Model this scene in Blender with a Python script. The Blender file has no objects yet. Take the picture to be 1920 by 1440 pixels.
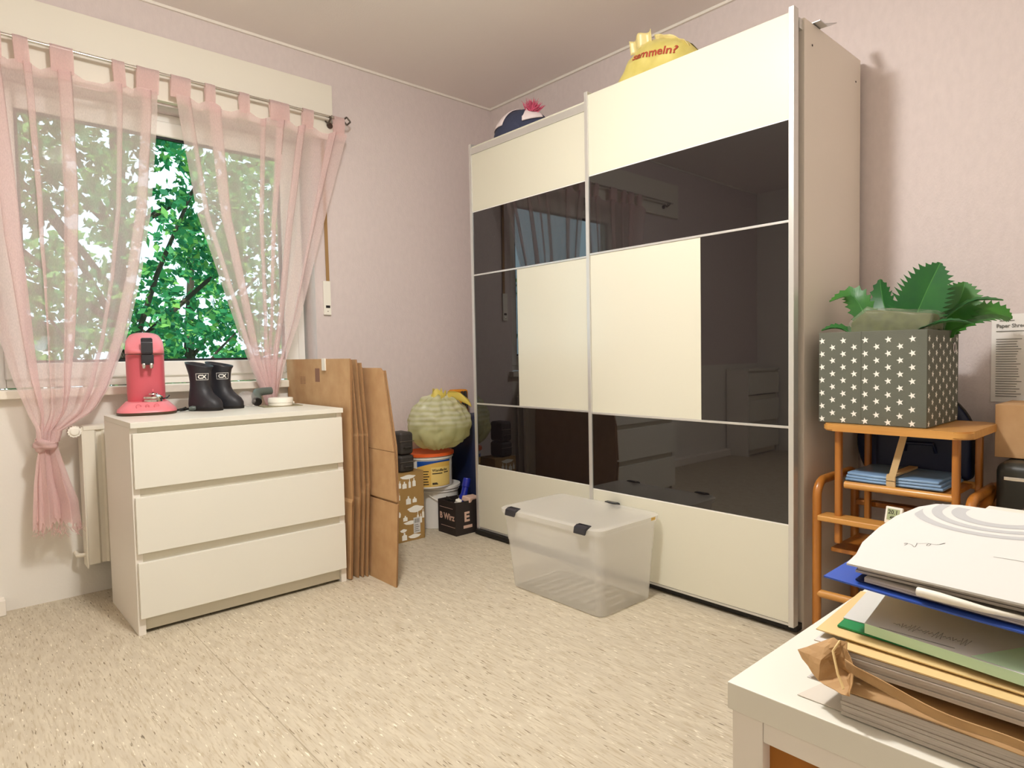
import bpy, bmesh, math, random
import numpy as np
from mathutils import Vector, Matrix, noise, Euler

SC = bpy.context.scene
COL = SC.collection
PI = math.pi

# ------------------------------------------------------------------ camera, world, lights, exposure
def hexlin(h):
    h = h.lstrip('#'); out = []
    for i in (0, 2, 4):
        c = int(h[i:i+2], 16) / 255
        out.append(c / 12.92 if c <= .04045 else ((c + .055) / 1.055) ** 2.4)
    return tuple(out) + (1.0,)

def camera():
    yaw, pitch, roll, f = .7906, -.0465, -.0152, 1215.06
    fw = Vector((math.cos(yaw) * math.cos(pitch), math.sin(yaw) * math.cos(pitch), math.sin(pitch)))
    rt = fw.cross(Vector((0, 0, 1))).normalized(); up = rt.cross(fw)
    r2 = rt * math.cos(roll) + up * math.sin(roll); u2 = up * math.cos(roll) - rt * math.sin(roll)
    cd = bpy.data.cameras.new('camera'); co = bpy.data.objects.new('camera', cd); COL.objects.link(co)
    co.matrix_world = Matrix(((r2.x, u2.x, -fw.x, -2.7132), (r2.y, u2.y, -fw.y, -3.4907), (r2.z, u2.z, -fw.z, 1.0112), (0, 0, 0, 1)))
    cd.sensor_width = 36; cd.lens = f / 1920 * 36
    cd.shift_x = -115.7 / 1920; cd.shift_y = 1.9 / 1920; cd.clip_start = .02
    SC.camera = co
camera()

W = bpy.data.worlds.new('sky'); SC.world = W; W.use_nodes = True
wn = W.node_tree.nodes; bg = wn['Background']
bg.inputs[0].default_value = (.66, .88, 1.0, 1); bg.inputs[1].default_value = 1.7

ld = bpy.data.lights.new('ceiling_light', 'AREA'); ld.shape = 'DISK'; ld.size = .20; ld.energy = 18; ld.color = (1.0, .995, .965)
lo = bpy.data.objects.new('ceiling_light', ld); COL.objects.link(lo); lo.location = (-2.0, -2.10, 2.48)

sd = bpy.data.lights.new('sun', 'SUN'); sd.energy = 6.5; sd.color = (1, .96, .88); sd.angle = .01
so = bpy.data.objects.new('sun', sd); COL.objects.link(so); so.rotation_euler = Vector((.35, 1, -1.15)).to_track_quat('-Z', 'Y').to_euler()

lp = bpy.data.lights.new('ceiling_light_bowl', 'POINT'); lp.energy = 43; lp.color = (1.0, .99, .96); lp.shadow_soft_size = .09
po = bpy.data.objects.new('ceiling_light_bowl', lp); COL.objects.link(po); po.location = (-2.0, -2.10, 2.46)

vs = SC.view_settings
SC.display_settings.display_device = 'sRGB'
vs.view_transform = 'Standard'; vs.look = 'None'; vs.gamma = 1; vs.use_curve_mapping = False
vs.exposure = .42
SC.cycles.max_bounces = 10; SC.cycles.diffuse_bounces = 5; SC.cycles.transparent_max_bounces = 24
SC.cycles.caustics_reflective = False; SC.cycles.caustics_refractive = False
SC.cycles.use_denoising = True

# ------------------------------------------------------------------ materials
def mat(name, hexc, rough=.5, metal=0, bump=0, bscale=80, var=0, vscale=6, spec=.5, coat=0, stretch=None, var_hex=None, sheen=0):
    m = bpy.data.materials.new(name); m.use_nodes = True
    nt = m.node_tree; n = nt.nodes; L = nt.links; b = n['Principled BSDF']
    b.inputs['Base Color'].default_value = hexlin(hexc)
    b.inputs['Roughness'].default_value = rough; b.inputs['Metallic'].default_value = metal
    b.inputs['Specular IOR Level'].default_value = spec
    if coat: b.inputs['Coat Weight'].default_value = coat; b.inputs['Coat Roughness'].default_value = .08
    if sheen: b.inputs['Sheen Weight'].default_value = sheen
    tc = n.new('ShaderNodeTexCoord'); mp = n.new('ShaderNodeMapping'); L.new(tc.outputs['Object'], mp.inputs[0])
    if stretch: mp.inputs['Scale'].default_value = stretch
    if var or var_hex:
        t = n.new('ShaderNodeTexNoise'); t.inputs['Scale'].default_value = vscale; t.inputs['Detail'].default_value = 6
        L.new(mp.outputs[0], t.inputs['Vector'])
        r = n.new('ShaderNodeValToRGB'); r.color_ramp.elements[0].position = .32; r.color_ramp.elements[1].position = .68
        c = hexlin(hexc); d = hexlin(var_hex) if var_hex else tuple(x * (1 - var) for x in c[:3]) + (1,)
        r.color_ramp.elements[0].color = d; r.color_ramp.elements[1].color = c
        L.new(t.outputs[0], r.inputs[0]); L.new(r.outputs[0], b.inputs['Base Color'])
    if bump:
        t = n.new('ShaderNodeTexNoise'); t.inputs['Scale'].default_value = bscale; t.inputs['Detail'].default_value = 4
        L.new(mp.outputs[0], t.inputs['Vector'])
        bp = n.new('ShaderNodeBump'); bp.inputs['Strength'].default_value = bump; bp.inputs['Distance'].default_value = .004
        L.new(t.outputs[0], bp.inputs['Height']); L.new(bp.outputs[0], b.inputs['Normal'])
    m.diffuse_color = hexlin(hexc)
    return m

def see_through(name, hexc, density, rough=.5, translucent=.4, weave=0, tint=(1, 1, 1)):
    """cloth or plastic that lets part of the light straight through"""
    m = bpy.data.materials.new(name); m.use_nodes = True
    nt = m.node_tree; n = nt.nodes; L = nt.links; b = n['Principled BSDF']; out = n['Material Output']
    b.inputs['Base Color'].default_value = hexlin(hexc); b.inputs['Roughness'].default_value = rough
    b.inputs['Specular IOR Level'].default_value = .3
    tl = n.new('ShaderNodeBsdfTranslucent'); tl.inputs[0].default_value = hexlin(hexc)
    tp = n.new('ShaderNodeBsdfTransparent'); tp.inputs[0].default_value = tuple(tint) + (1,)
    m1 = n.new('ShaderNodeMixShader'); m1.inputs[0].default_value = translucent
    L.new(b.outputs[0], m1.inputs[1]); L.new(tl.outputs[0], m1.inputs[2])
    m2 = n.new('ShaderNodeMixShader'); m2.inputs[0].default_value = density
    L.new(tp.outputs[0], m2.inputs[1]); L.new(m1.outputs[0], m2.inputs[2]); L.new(m2.outputs[0], out.inputs[0])
    if weave:
        tc = n.new('ShaderNodeTexCoord'); t = n.new('ShaderNodeTexNoise'); t.inputs['Scale'].default_value = weave; t.inputs['Detail'].default_value = 3
        mp = n.new('ShaderNodeMapping'); mp.inputs['Scale'].default_value = (1, 1, .25)
        L.new(tc.outputs['Object'], mp.inputs[0]); L.new(mp.outputs[0], t.inputs['Vector'])
        mr = n.new('ShaderNodeMapRange'); mr.inputs[1].default_value = .35; mr.inputs[2].default_value = .65
        mr.inputs[3].default_value = density - .035; mr.inputs[4].default_value = density + .035
        L.new(t.outputs[0], mr.inputs[0]); L.new(mr.outputs[0], m2.inputs[0])
    return m

def floor_material():
    m = bpy.data.materials.new('flecked_linoleum'); m.use_nodes = True
    nt = m.node_tree; n = nt.nodes; L = nt.links; b = n['Principled BSDF']; b.inputs['Roughness'].default_value = .55
    b.inputs['Specular IOR Level'].default_value = .3
    tc = n.new('ShaderNodeTexCoord')
    def noise_(scale, sx, sy, rot, det=3):
        mp = n.new('ShaderNodeMapping'); mp.inputs['Scale'].default_value = (sx, sy, 1); mp.inputs['Rotation'].default_value = (0, 0, rot)
        L.new(tc.outputs['Object'], mp.inputs[0])
        t = n.new('ShaderNodeTexNoise'); t.inputs['Scale'].default_value = scale; t.inputs['Detail'].default_value = det
        L.new(mp.outputs[0], t.inputs['Vector']); return t
    def ramp(src, stops):
        r = n.new('ShaderNodeValToRGB'); e = r.color_ramp.elements
        e[0].position, e[0].color = stops[0][0], (stops[0][1],) * 3 + (1,)
        e[1].position, e[1].color = stops[1][0], (stops[1][1],) * 3 + (1,)
        L.new(src.outputs[0], r.inputs[0]); return r
    def mix(fac, a, c):
        x = n.new('ShaderNodeMix'); x.data_type = 'RGBA'; L.new(fac.outputs[0], x.inputs[0])
        if isinstance(a, tuple): x.inputs[6].default_value = a
        else: L.new(a.outputs[2], x.inputs[6])
        x.inputs[7].default_value = c; return x
    r = math.radians(-12)
    base = mix(ramp(noise_(9, 5, 1, r, 6), [(.35, 0), (.65, 1)]), hexlin('#c2b6a0'), hexlin('#cfc4ae'))
    fine = mix(ramp(noise_(34, 5, .5, r, 4), [(.50, 0), (.66, .7)]), base, hexlin('#b0a084'))
    pale = mix(ramp(noise_(30, 5.5, .8, r + .05, 2), [(.655, 0), (.70, .8)]), fine, hexlin('#efe7d4'))
    dark = mix(ramp(noise_(24, 7, .8, r - .04, 2), [(.652, 0), (.70, .88)]), pale, hexlin('#7d6d54'))
    dk2 = mix(ramp(noise_(17, 8, 1.0, r + .1, 1), [(.725, 0), (.77, .8)]), dark, hexlin('#5f5140'))
    # welded seam between two lengths of linoleum, x = -2.065
    sx = n.new('ShaderNodeSeparateXYZ'); L.new(tc.outputs['Object'], sx.inputs[0])
    a = n.new('ShaderNodeMath'); a.operation = 'ADD'; a.inputs[1].default_value = 2.065; L.new(sx.outputs[0], a.inputs[0])
    ab = n.new('ShaderNodeMath'); ab.operation = 'ABSOLUTE'; L.new(a.outputs[0], ab.inputs[0])
    lt = n.new('ShaderNodeMath'); lt.operation = 'LESS_THAN'; lt.inputs[1].default_value = .0016; L.new(ab.outputs[0], lt.inputs[0])
    ms = n.new('ShaderNodeMath'); ms.operation = 'MULTIPLY'; ms.inputs[1].default_value = .6; L.new(lt.outputs[0], ms.inputs[0])
    seam = mix(ms, dk2, hexlin('#8f8168'))
    L.new(seam.outputs[2], b.inputs['Base Color'])
    return m

def striped_bag_material():
    m = see_through('striped_bag_film', '#e4e7b4', .78, .2, .4)
    nt = m.node_tree; n = nt.nodes; L = nt.links; b = n['Principled BSDF']
    tc = n.new('ShaderNodeTexCoord'); w = n.new('ShaderNodeTexWave'); w.bands_direction = 'Z'; w.inputs['Scale'].default_value = 11
    w.inputs['Distortion'].default_value = 2.2; w.inputs['Detail'].default_value = 2; w.inputs['Detail Scale'].default_value = 1.5
    L.new(tc.outputs['Object'], w.inputs[0])
    sx = n.new('ShaderNodeSeparateXYZ'); L.new(tc.outputs['Object'], sx.inputs[0])
    top = n.new('ShaderNodeMapRange'); top.inputs[1].default_value = -.03; top.inputs[2].default_value = .02; L.new(sx.outputs[2], top.inputs[0])
    mul = n.new('ShaderNodeMath'); mul.operation = 'MULTIPLY'; L.new(w.outputs[1], mul.inputs[0]); L.new(top.outputs[0], mul.inputs[1])
    x = n.new('ShaderNodeMix'); x.data_type = 'RGBA'; L.new(mul.outputs[0], x.inputs[0])
    x.inputs[6].default_value = hexlin('#d9daa6'); x.inputs[7].default_value = hexlin('#f7f7e0')
    L.new(x.outputs[2], b.inputs['Base Color']); b.inputs['Roughness'].default_value = .22
    return m

M = {}
def defmats():
    M['wall'] = mat('pink_wallpaper', '#ddd0cd', .9, bump=.35, bscale=160, var=.05, vscale=45, stretch=(1, 1, .5))
    M['wall_white'] = mat('white_wall_paint', '#ebe6dd', .85, bump=.2, bscale=120)
    M['ceiling'] = mat('ceiling_paint', '#f1e9e6', .95, bump=.15, bscale=140)
    M['trim'] = mat('white_trim', '#f0e9df', .6)
    M['panel'] = mat('cream_panel', '#e9e3d5', .6, bump=.05, bscale=60)
    M['floor'] = floor_material()
    M['upvc'] = mat('window_plastic', '#f0ede6', .35)
    M['sill'] = mat('sill_stone', '#efe9da', .35, var=.06, vscale=30)
    M['gasket'] = mat('black_gasket', '#15181c', .6)
    M['laminate'] = mat('white_laminate', '#e4e1d5', .4, var=.02, vscale=3)
    M['laminate_side'] = mat('white_laminate_side', '#e9e2d8', .45)
    M['recess'] = mat('recess_rail', '#ddd7c6', .6)
    M['cream_glass'] = mat('cream_door_panel', '#dcd8c5', .22, spec=.5)
    M['black_glass'] = mat('black_glass', '#181416', .02, spec=1.0)
    M['alu'] = mat('brushed_aluminium', '#c9c9c6', .3, metal=1, bump=.03, bscale=200)
    M['alu_white'] = mat('satin_profile', '#dcdad5', .35, metal=.6)
    M['carcass'] = mat('wardrobe_carcass', '#e8ddd0', .5, bump=.04, bscale=200)
    M['black'] = mat('black_plinth', '#17120f', .6)
    M['iron'] = mat('dark_iron', '#6d645c', .35, metal=.9)
    M['steel'] = mat('polished_steel', '#dcd8d2', .12, metal=1)
    M['curtain'] = see_through('pink_voile', '#f7e0de', .54, .8, .42, weave=420)
    M['curtain_dense'] = see_through('pink_voile_doubled', '#f1d3d0', .80, .8, .35, weave=420)
    M['radiator'] = mat('radiator_enamel', '#ece5d5', .35)
    M['pink'] = mat('pink_plastic', '#d4606c', .38, bump=.02, bscale=300)
    M['pink_light'] = mat('pink_plastic_pale', '#e8828a', .4)
    M['dark_plastic'] = mat('dark_glossy_plastic', '#2b2a30', .2)
    M['rubber'] = mat('black_rubber', '#2c2c31', .5, bump=.08, bscale=60, var=.2, vscale=20)
    M['white_print'] = mat('white_print', '#f4f2ea', .6)
    M['tube_plastic'] = mat('grey_green_plastic', '#5b645d', .35)
    M['white_plastic'] = mat('white_plastic', '#f3efe3', .4)
    M['grey_sheet'] = mat('grey_card', '#8d8466', .8)
    M['clear'] = see_through('clear_film', '#e6e0dc', .22, .12, .2)
    M['clear_bag'] = see_through('clear_crinkled_film', '#d6ccc8', .35, .15, .2)
    M['box_clear'] = see_through('frosted_polypropylene', '#f7f5f0', .50, .25, .35)
    M['lid_clear'] = see_through('frosted_lid', '#f7f4ee', .46, .3, .35)
    M['kraft'] = mat('corrugated_card', '#c6a074', .85, var_hex='#ba9266', vscale=14, bump=.08, bscale=90)
    M['kraft_edge'] = mat('card_edge', '#96704a', .9, bump=.3, bscale=220)
    M['kraft_dark'] = mat('card_print_grey', '#8d6652', .9)
    M['tape'] = mat('pale_tape', '#e9e2d4', .4)
    M['brownbox'] = mat('printed_brown_box', '#a6834c', .8, var=.06, vscale=12)
    M['blackbag'] = mat('black_nylon', '#35302c', .55, bump=.3, bscale=60)
    M['bucket'] = mat('white_bucket', '#ece8e0', .35)
    M['orange'] = mat('orange_lid', '#e4622a', .4)
    M['label_yellow'] = mat('label_yellow', '#e0b659', .5)
    M['label_pale'] = mat('label_pale_yellow', '#e8cb7a', .5)
    M['label_blue'] = mat('label_blue', '#12499c', .45)
    M['ink'] = mat('dark_ink', '#2a211c', .7)
    M['ink_red'] = mat('red_brown_ink', '#a8402a', .7)
    M['ink_grey'] = mat('grey_ink', '#7d7b76', .8)
    M['blackbrown'] = mat('black_brown_card', '#2c2320', .6, var=.15, vscale=15)
    M['pale_pink_print'] = mat('pale_print', '#d9b7a4', .6)
    M['stripe'] = striped_bag_material()
    M['yellow_tie'] = see_through('yellow_tie_film', '#f1df78', .9, .3, .3)
    M['yellow'] = mat('yellow_bag_film', '#d6c777', .3, bump=.5, bscale=12, var_hex='#c2b25c', vscale=12)
    M['yellow_pale'] = mat('yellow_bag_flap', '#dccb8c', .35, bump=.3, bscale=20)
    M['navy'] = mat('navy_nylon', '#101c3f', .5, bump=.25, bscale=20)
    M['navy_knit'] = mat('navy_fleece', '#3a3f57', .9, bump=.3, bscale=300)
    M['fleece_white'] = mat('white_fleece', '#f0e2e2', .9, bump=.3, bscale=300)
    M['fluff'] = mat('pink_fluff', '#cf5a78', .9)
    M['blue_bottle'] = mat('blue_plastic', '#1d2d9c', .2, spec=.7)
    M['strap_orange'] = mat('orange_fabric', '#e08e1e', .6)
    M['wood'] = mat('lacquered_pine', '#bc7830', .32, var_hex='#a26426', vscale=5, stretch=(7, 7, .6), coat=.3)
    M['wood_pale'] = mat('pale_pine', '#d49c52', .4, var_hex='#c58a42', vscale=6, stretch=(9, .7, 9), coat=.2)
    M['canvas'] = mat('grey_canvas', '#67695d', .85, bump=.25, bscale=260, var=.08, vscale=10)
    M['leaf'] = mat('plastic_leaf', '#2c6a2b', .4, var_hex='#3d7a26', vscale=12)
    M['leaf_dark'] = mat('plastic_leaf_dark', '#1d5a2c', .4, var_hex='#2a6a2a', vscale=12)
    M['rib'] = mat('leaf_rib', '#4d8a45', .5)
    M['wrapped'] = mat('moss_foam', '#5f6430', .8, var_hex='#4a5022', vscale=40)
    M['film'] = see_through('crinkled_wrap', '#cdcebb', .2, .08, .1)
    M['bluefoil'] = mat('light_blue_sheet', '#86a9cf', .25, var=.25, vscale=8, bump=.3, bscale=25)
    M['strap'] = mat('beige_webbing', '#c9ab7c', .8, bump=.2, bscale=200)
    M['brownstrap'] = mat('brown_webbing', '#a07d50', .8)
    M['paper'] = mat('white_paper', '#d3d1cd', .8, bump=.02, bscale=40)
    M['notice'] = mat('notice_paper', '#f1ede8', .8)
    M['paper_edge'] = mat('paper_edges', '#c9bfb4', .9, var=.2, vscale=60, stretch=(.05, .05, 14))
    M['paper_grey'] = mat('recycled_paper', '#d8cfc2', .85)
    M['grey_print'] = mat('light_grey_print', '#b4b4b5', .8)
    M['kraft_paper'] = mat('kraft_paper', '#c09a6a', .75, var_hex='#a98355', vscale=22, bump=.25, bscale=30)
    M['manila'] = mat('manila_card', '#e2c48a', .7, var=.05, vscale=10)
    M['green_card'] = mat('green_card', '#128a4e', .35)
    M['pale_green'] = mat('pale_green_print', '#c6e6c4', .6)
    M['blue_card'] = mat('blue_card', '#3457b4', .4)
    M['blue_dark'] = mat('dark_blue_card', '#141c4a', .45)
    M['hardboard'] = mat('bare_hardboard', '#a8691c', .75, var=.12, vscale=50)
    M['shredder'] = mat('charcoal_plastic', '#33342f', .4)
    M['lcd'] = mat('lcd_green', '#a9b28a', .3)
    M['leather'] = mat('brown_leather', '#4a3420', .45, bump=.2, bscale=40)
    M['bark'] = mat('tree_bark', '#3a3226', .9, bump=.4, bscale=20)
    M['ground'] = mat('garden_grass', '#4f7d3c', .9, var=.4, vscale=2)
    M['plaster'] = mat('house_plaster', '#dfe4ea', .8)
    m = see_through('tree_leaf', '#4f9a4c', 1.0, .5, .5); M['tree'] = m
    nt = m.node_tree; n = nt.nodes; L = nt.links
    g = n.new('ShaderNodeNewGeometry'); r = n.new('ShaderNodeValToRGB'); e = r.color_ramp.elements
    e[0].color = hexlin('#1f6a48'); e[1].color = hexlin('#86b85a'); x = e.new(.6); x.color = hexlin('#3d8f54')
    L.new(g.outputs['Random Per Island'], r.inputs[0])
    L.new(r.outputs[0], n['Principled BSDF'].inputs['Base Color']); L.new(r.outputs[0], n['Translucent BSDF'].inputs[0])
    gm = bpy.data.materials.new('window_glass'); gm.use_nodes = True; nt = gm.node_tree; n = nt.nodes
    tp = n.new('ShaderNodeBsdfTransparent'); tp.inputs[0].default_value = (.95, .98, .97, 1)
    gl = n.new('ShaderNodeBsdfGlossy'); gl.inputs['Roughness'].default_value = .0
    mx = n.new('ShaderNodeMixShader'); mx.inputs[0].default_value = .004
    nt.links.new(tp.outputs[0], mx.inputs[1]); nt.links.new(gl.outputs[0], mx.inputs[2]); nt.links.new(mx.outputs[0], n['Material Output'].inputs[0])
    M['glass'] = gm
defmats()

# ------------------------------------------------------------------ mesh helpers
def link(name, me, m, parent=None, loc=(0, 0, 0), rot=(0, 0, 0)):
    o = bpy.data.objects.new(name, me); COL.objects.link(o)
    if m is not None and not me.materials: me.materials.append(m)
    if parent: o.parent = parent
    o.location = loc; o.rotation_euler = rot
    return o

def fin(name, bm, m, parent=None, smooth=False, loc=(0, 0, 0), rot=(0, 0, 0), label=None, mats=None):
    bmesh.ops.recalc_face_normals(bm, faces=bm.faces[:])
    me = bpy.data.meshes.new(name); bm.to_mesh(me); bm.free()
    if mats:
        for x in mats: me.materials.append(x)
    if smooth:
        for p in me.polygons: p.use_smooth = True
        if smooth != 'all':
            me.set_sharp_from_angle(angle=math.radians(40))
    o = link(name, me, m, parent, loc, rot)
    if smooth is True:
        wnm = o.modifiers.new('weighted_normals', 'WEIGHTED_NORMAL'); wnm.keep_sharp = True; wnm.weight = 100
    if label: o['label'] = label
    return o

def thing(name, label, cat, loc=(0, 0, 0), rotz=0, group=None):
    o = bpy.data.objects.new(name, None); COL.objects.link(o); o.empty_display_size = .05
    o.location = loc; o.rotation_euler = (0, 0, rotz); o['label'] = label; o['category'] = cat
    if group: o['group'] = group
    return o

def tag(o, label, cat, group=None):
    o['label'] = label; o['category'] = cat
    if group: o['group'] = group
    return o

def struct(o, label=None):
    o['kind'] = 'structure'
    if label: o['label'] = label
    return o

def box(bm, a, b, bev=0, seg=2, mi=0):
    x0, y0, z0 = a; x1, y1, z1 = b
    r = bmesh.ops.create_cube(bm, size=1.0)
    for v in r['verts']:
        v.co = Vector(((x0 + x1) / 2 + v.co.x * (x1 - x0), (y0 + y1) / 2 + v.co.y * (y1 - y0), (z0 + z1) / 2 + v.co.z * (z1 - z0)))
    fs = set(f for v in r['verts'] for f in v.link_faces)
    for f in fs: f.material_index = mi
    if bev > 0:
        es = set(e for v in r['verts'] for e in v.link_edges)
        bmesh.ops.bevel(bm, geom=list(es), offset=bev, segments=seg, affect='EDGES', profile=.5, material=-1)

def B(name, a, b, m, parent=None, bev=.002, seg=2, label=None, loc=(0, 0, 0), rot=(0, 0, 0)):
    bm = bmesh.new(); box(bm, a, b, bev, seg)
    return fin(name, bm, m, parent, smooth=bev > 0, label=label, loc=loc, rot=rot)

def tube(bm, pts, r, seg=10, cap=True):
    pts = [Vector(p) for p in pts]; rings = []
    rr = r if isinstance(r, (list, tuple)) else [r] * len(pts)
    up = Vector((0, 0, 1)); prev = None
    for i, p in enumerate(pts):
        d = (pts[min(i + 1, len(pts) - 1)] - pts[max(i - 1, 0)]).normalized()
        if prev is None:
            a = d.cross(up) if abs(d.dot(up)) < .95 else d.cross(Vector((1, 0, 0)))
        else:
            a = prev - d * prev.dot(d)
        a.normalize(); prev = a; c = d.cross(a)
        rings.append([bm.verts.new(p + (a * math.cos(t) + c * math.sin(t)) * rr[i]) for t in [2 * PI * k / seg for k in range(seg)]])
    for i in range(len(rings) - 1):
        for k in range(seg):
            bm.faces.new((rings[i][k], rings[i][(k + 1) % seg], rings[i + 1][(k + 1) % seg], rings[i + 1][k]))
    if cap:
        bm.faces.new(rings[0][::-1]); bm.faces.new(rings[-1])

def lathe(bm, prof, seg=32, c=(0, 0, 0), sx=1, sy=1):
    rings = []
    for r, z in prof:
        if r < 1e-5: rings.append([bm.verts.new((c[0], c[1], c[2] + z))])
        else: rings.append([bm.verts.new((c[0] + r * sx * math.cos(t), c[1] + r * sy * math.sin(t), c[2] + z)) for t in [2 * PI * k / seg for k in range(seg)]])
    for a, b in zip(rings, rings[1:]):
        for k in range(seg):
            k2 = (k + 1) % seg
            if len(a) == 1 and len(b) == 1: continue
            if len(a) == 1: bm.faces.new((a[0], b[k2], b[k]))
            elif len(b) == 1: bm.faces.new((a[k], a[k2], b[0]))
            else: bm.faces.new((a[k], a[k2], b[k2], b[k]))

def prism(bm, pts, h0, h1, axis='z', mi=0):
    def P(p, h):
        return {'z': (p[0], p[1], h), 'y': (p[0], h, p[1]), 'x': (h, p[0], p[1])}[axis]
    a = [bm.verts.new(P(p, h0)) for p in pts]; b = [bm.verts.new(P(p, h1)) for p in pts]; n = len(pts)
    fs = [bm.faces.new(a[::-1]), bm.faces.new(b)]
    for i in range(n): fs.append(bm.faces.new((a[i], a[(i + 1) % n], b[(i + 1) % n], b[i])))
    for f in fs: f.material_index = mi

def grid(bm, nu, nv, f, closed_u=False):
    vs = [[bm.verts.new(f(i / (nu if closed_u else nu - 1), j / (nv - 1))) for i in range(nu)] for j in range(nv)]
    for j in range(nv - 1):
        for i in range(nu if closed_u else nu - 1):
            i2 = (i + 1) % nu
            bm.faces.new((vs[j][i], vs[j][i2], vs[j + 1][i2], vs[j + 1][i]))
    return vs

def solid(o, t, off=0):
    s = o.modifiers.new('thickness', 'SOLIDIFY'); s.thickness = t; s.offset = off; return o

def text(name, s, size, m, parent, mtx, depth=.0004, align='LEFT', warp=None, bold=0):
    cu = bpy.data.curves.new(name, 'FONT'); cu.body = s; cu.size = size; cu.extrude = depth; cu.align_x = align; cu.resolution_u = 3
    cu.offset = bold
    o = bpy.data.objects.new(name, cu); COL.objects.link(o)
    bpy.context.view_layer.update()
    me = bpy.data.meshes.new_from_object(o.evaluated_get(bpy.context.evaluated_depsgraph_get()))
    bpy.data.objects.remove(o); bpy.data.curves.remove(cu)
    me.transform(mtx)
    if warp:
        for v in me.vertices: v.co = warp(v.co)
    me.materials.clear()
    return link(name, me, m, parent)

def frame(origin, xdir, ydir):
    x = Vector(xdir).normalized(); y = Vector(ydir).normalized(); z = x.cross(y)
    return Matrix(((x.x, y.x, z.x, origin[0]), (x.y, y.y, z.y, origin[1]), (x.z, y.z, z.z, origin[2]), (0, 0, 0, 1)))

def interp(tab, z):
    """tab: list of (z, value) with z falling"""
    if z >= tab[0][0]: return tab[0][1]
    for (z0, a), (z1, b) in zip(tab, tab[1:]):
        if z >= z1:
            t = (z0 - z) / (z0 - z1); return a + (b - a) * t
    return tab[-1][1]

def star_pts(r, r2=None, n=5, rot=0):
    r2 = r2 or r * .42
    return [((r if k % 2 == 0 else r2) * math.sin(PI * k / n + rot), (r if k % 2 == 0 else r2) * math.cos(PI * k / n + rot)) for k in range(2 * n)]

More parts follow.
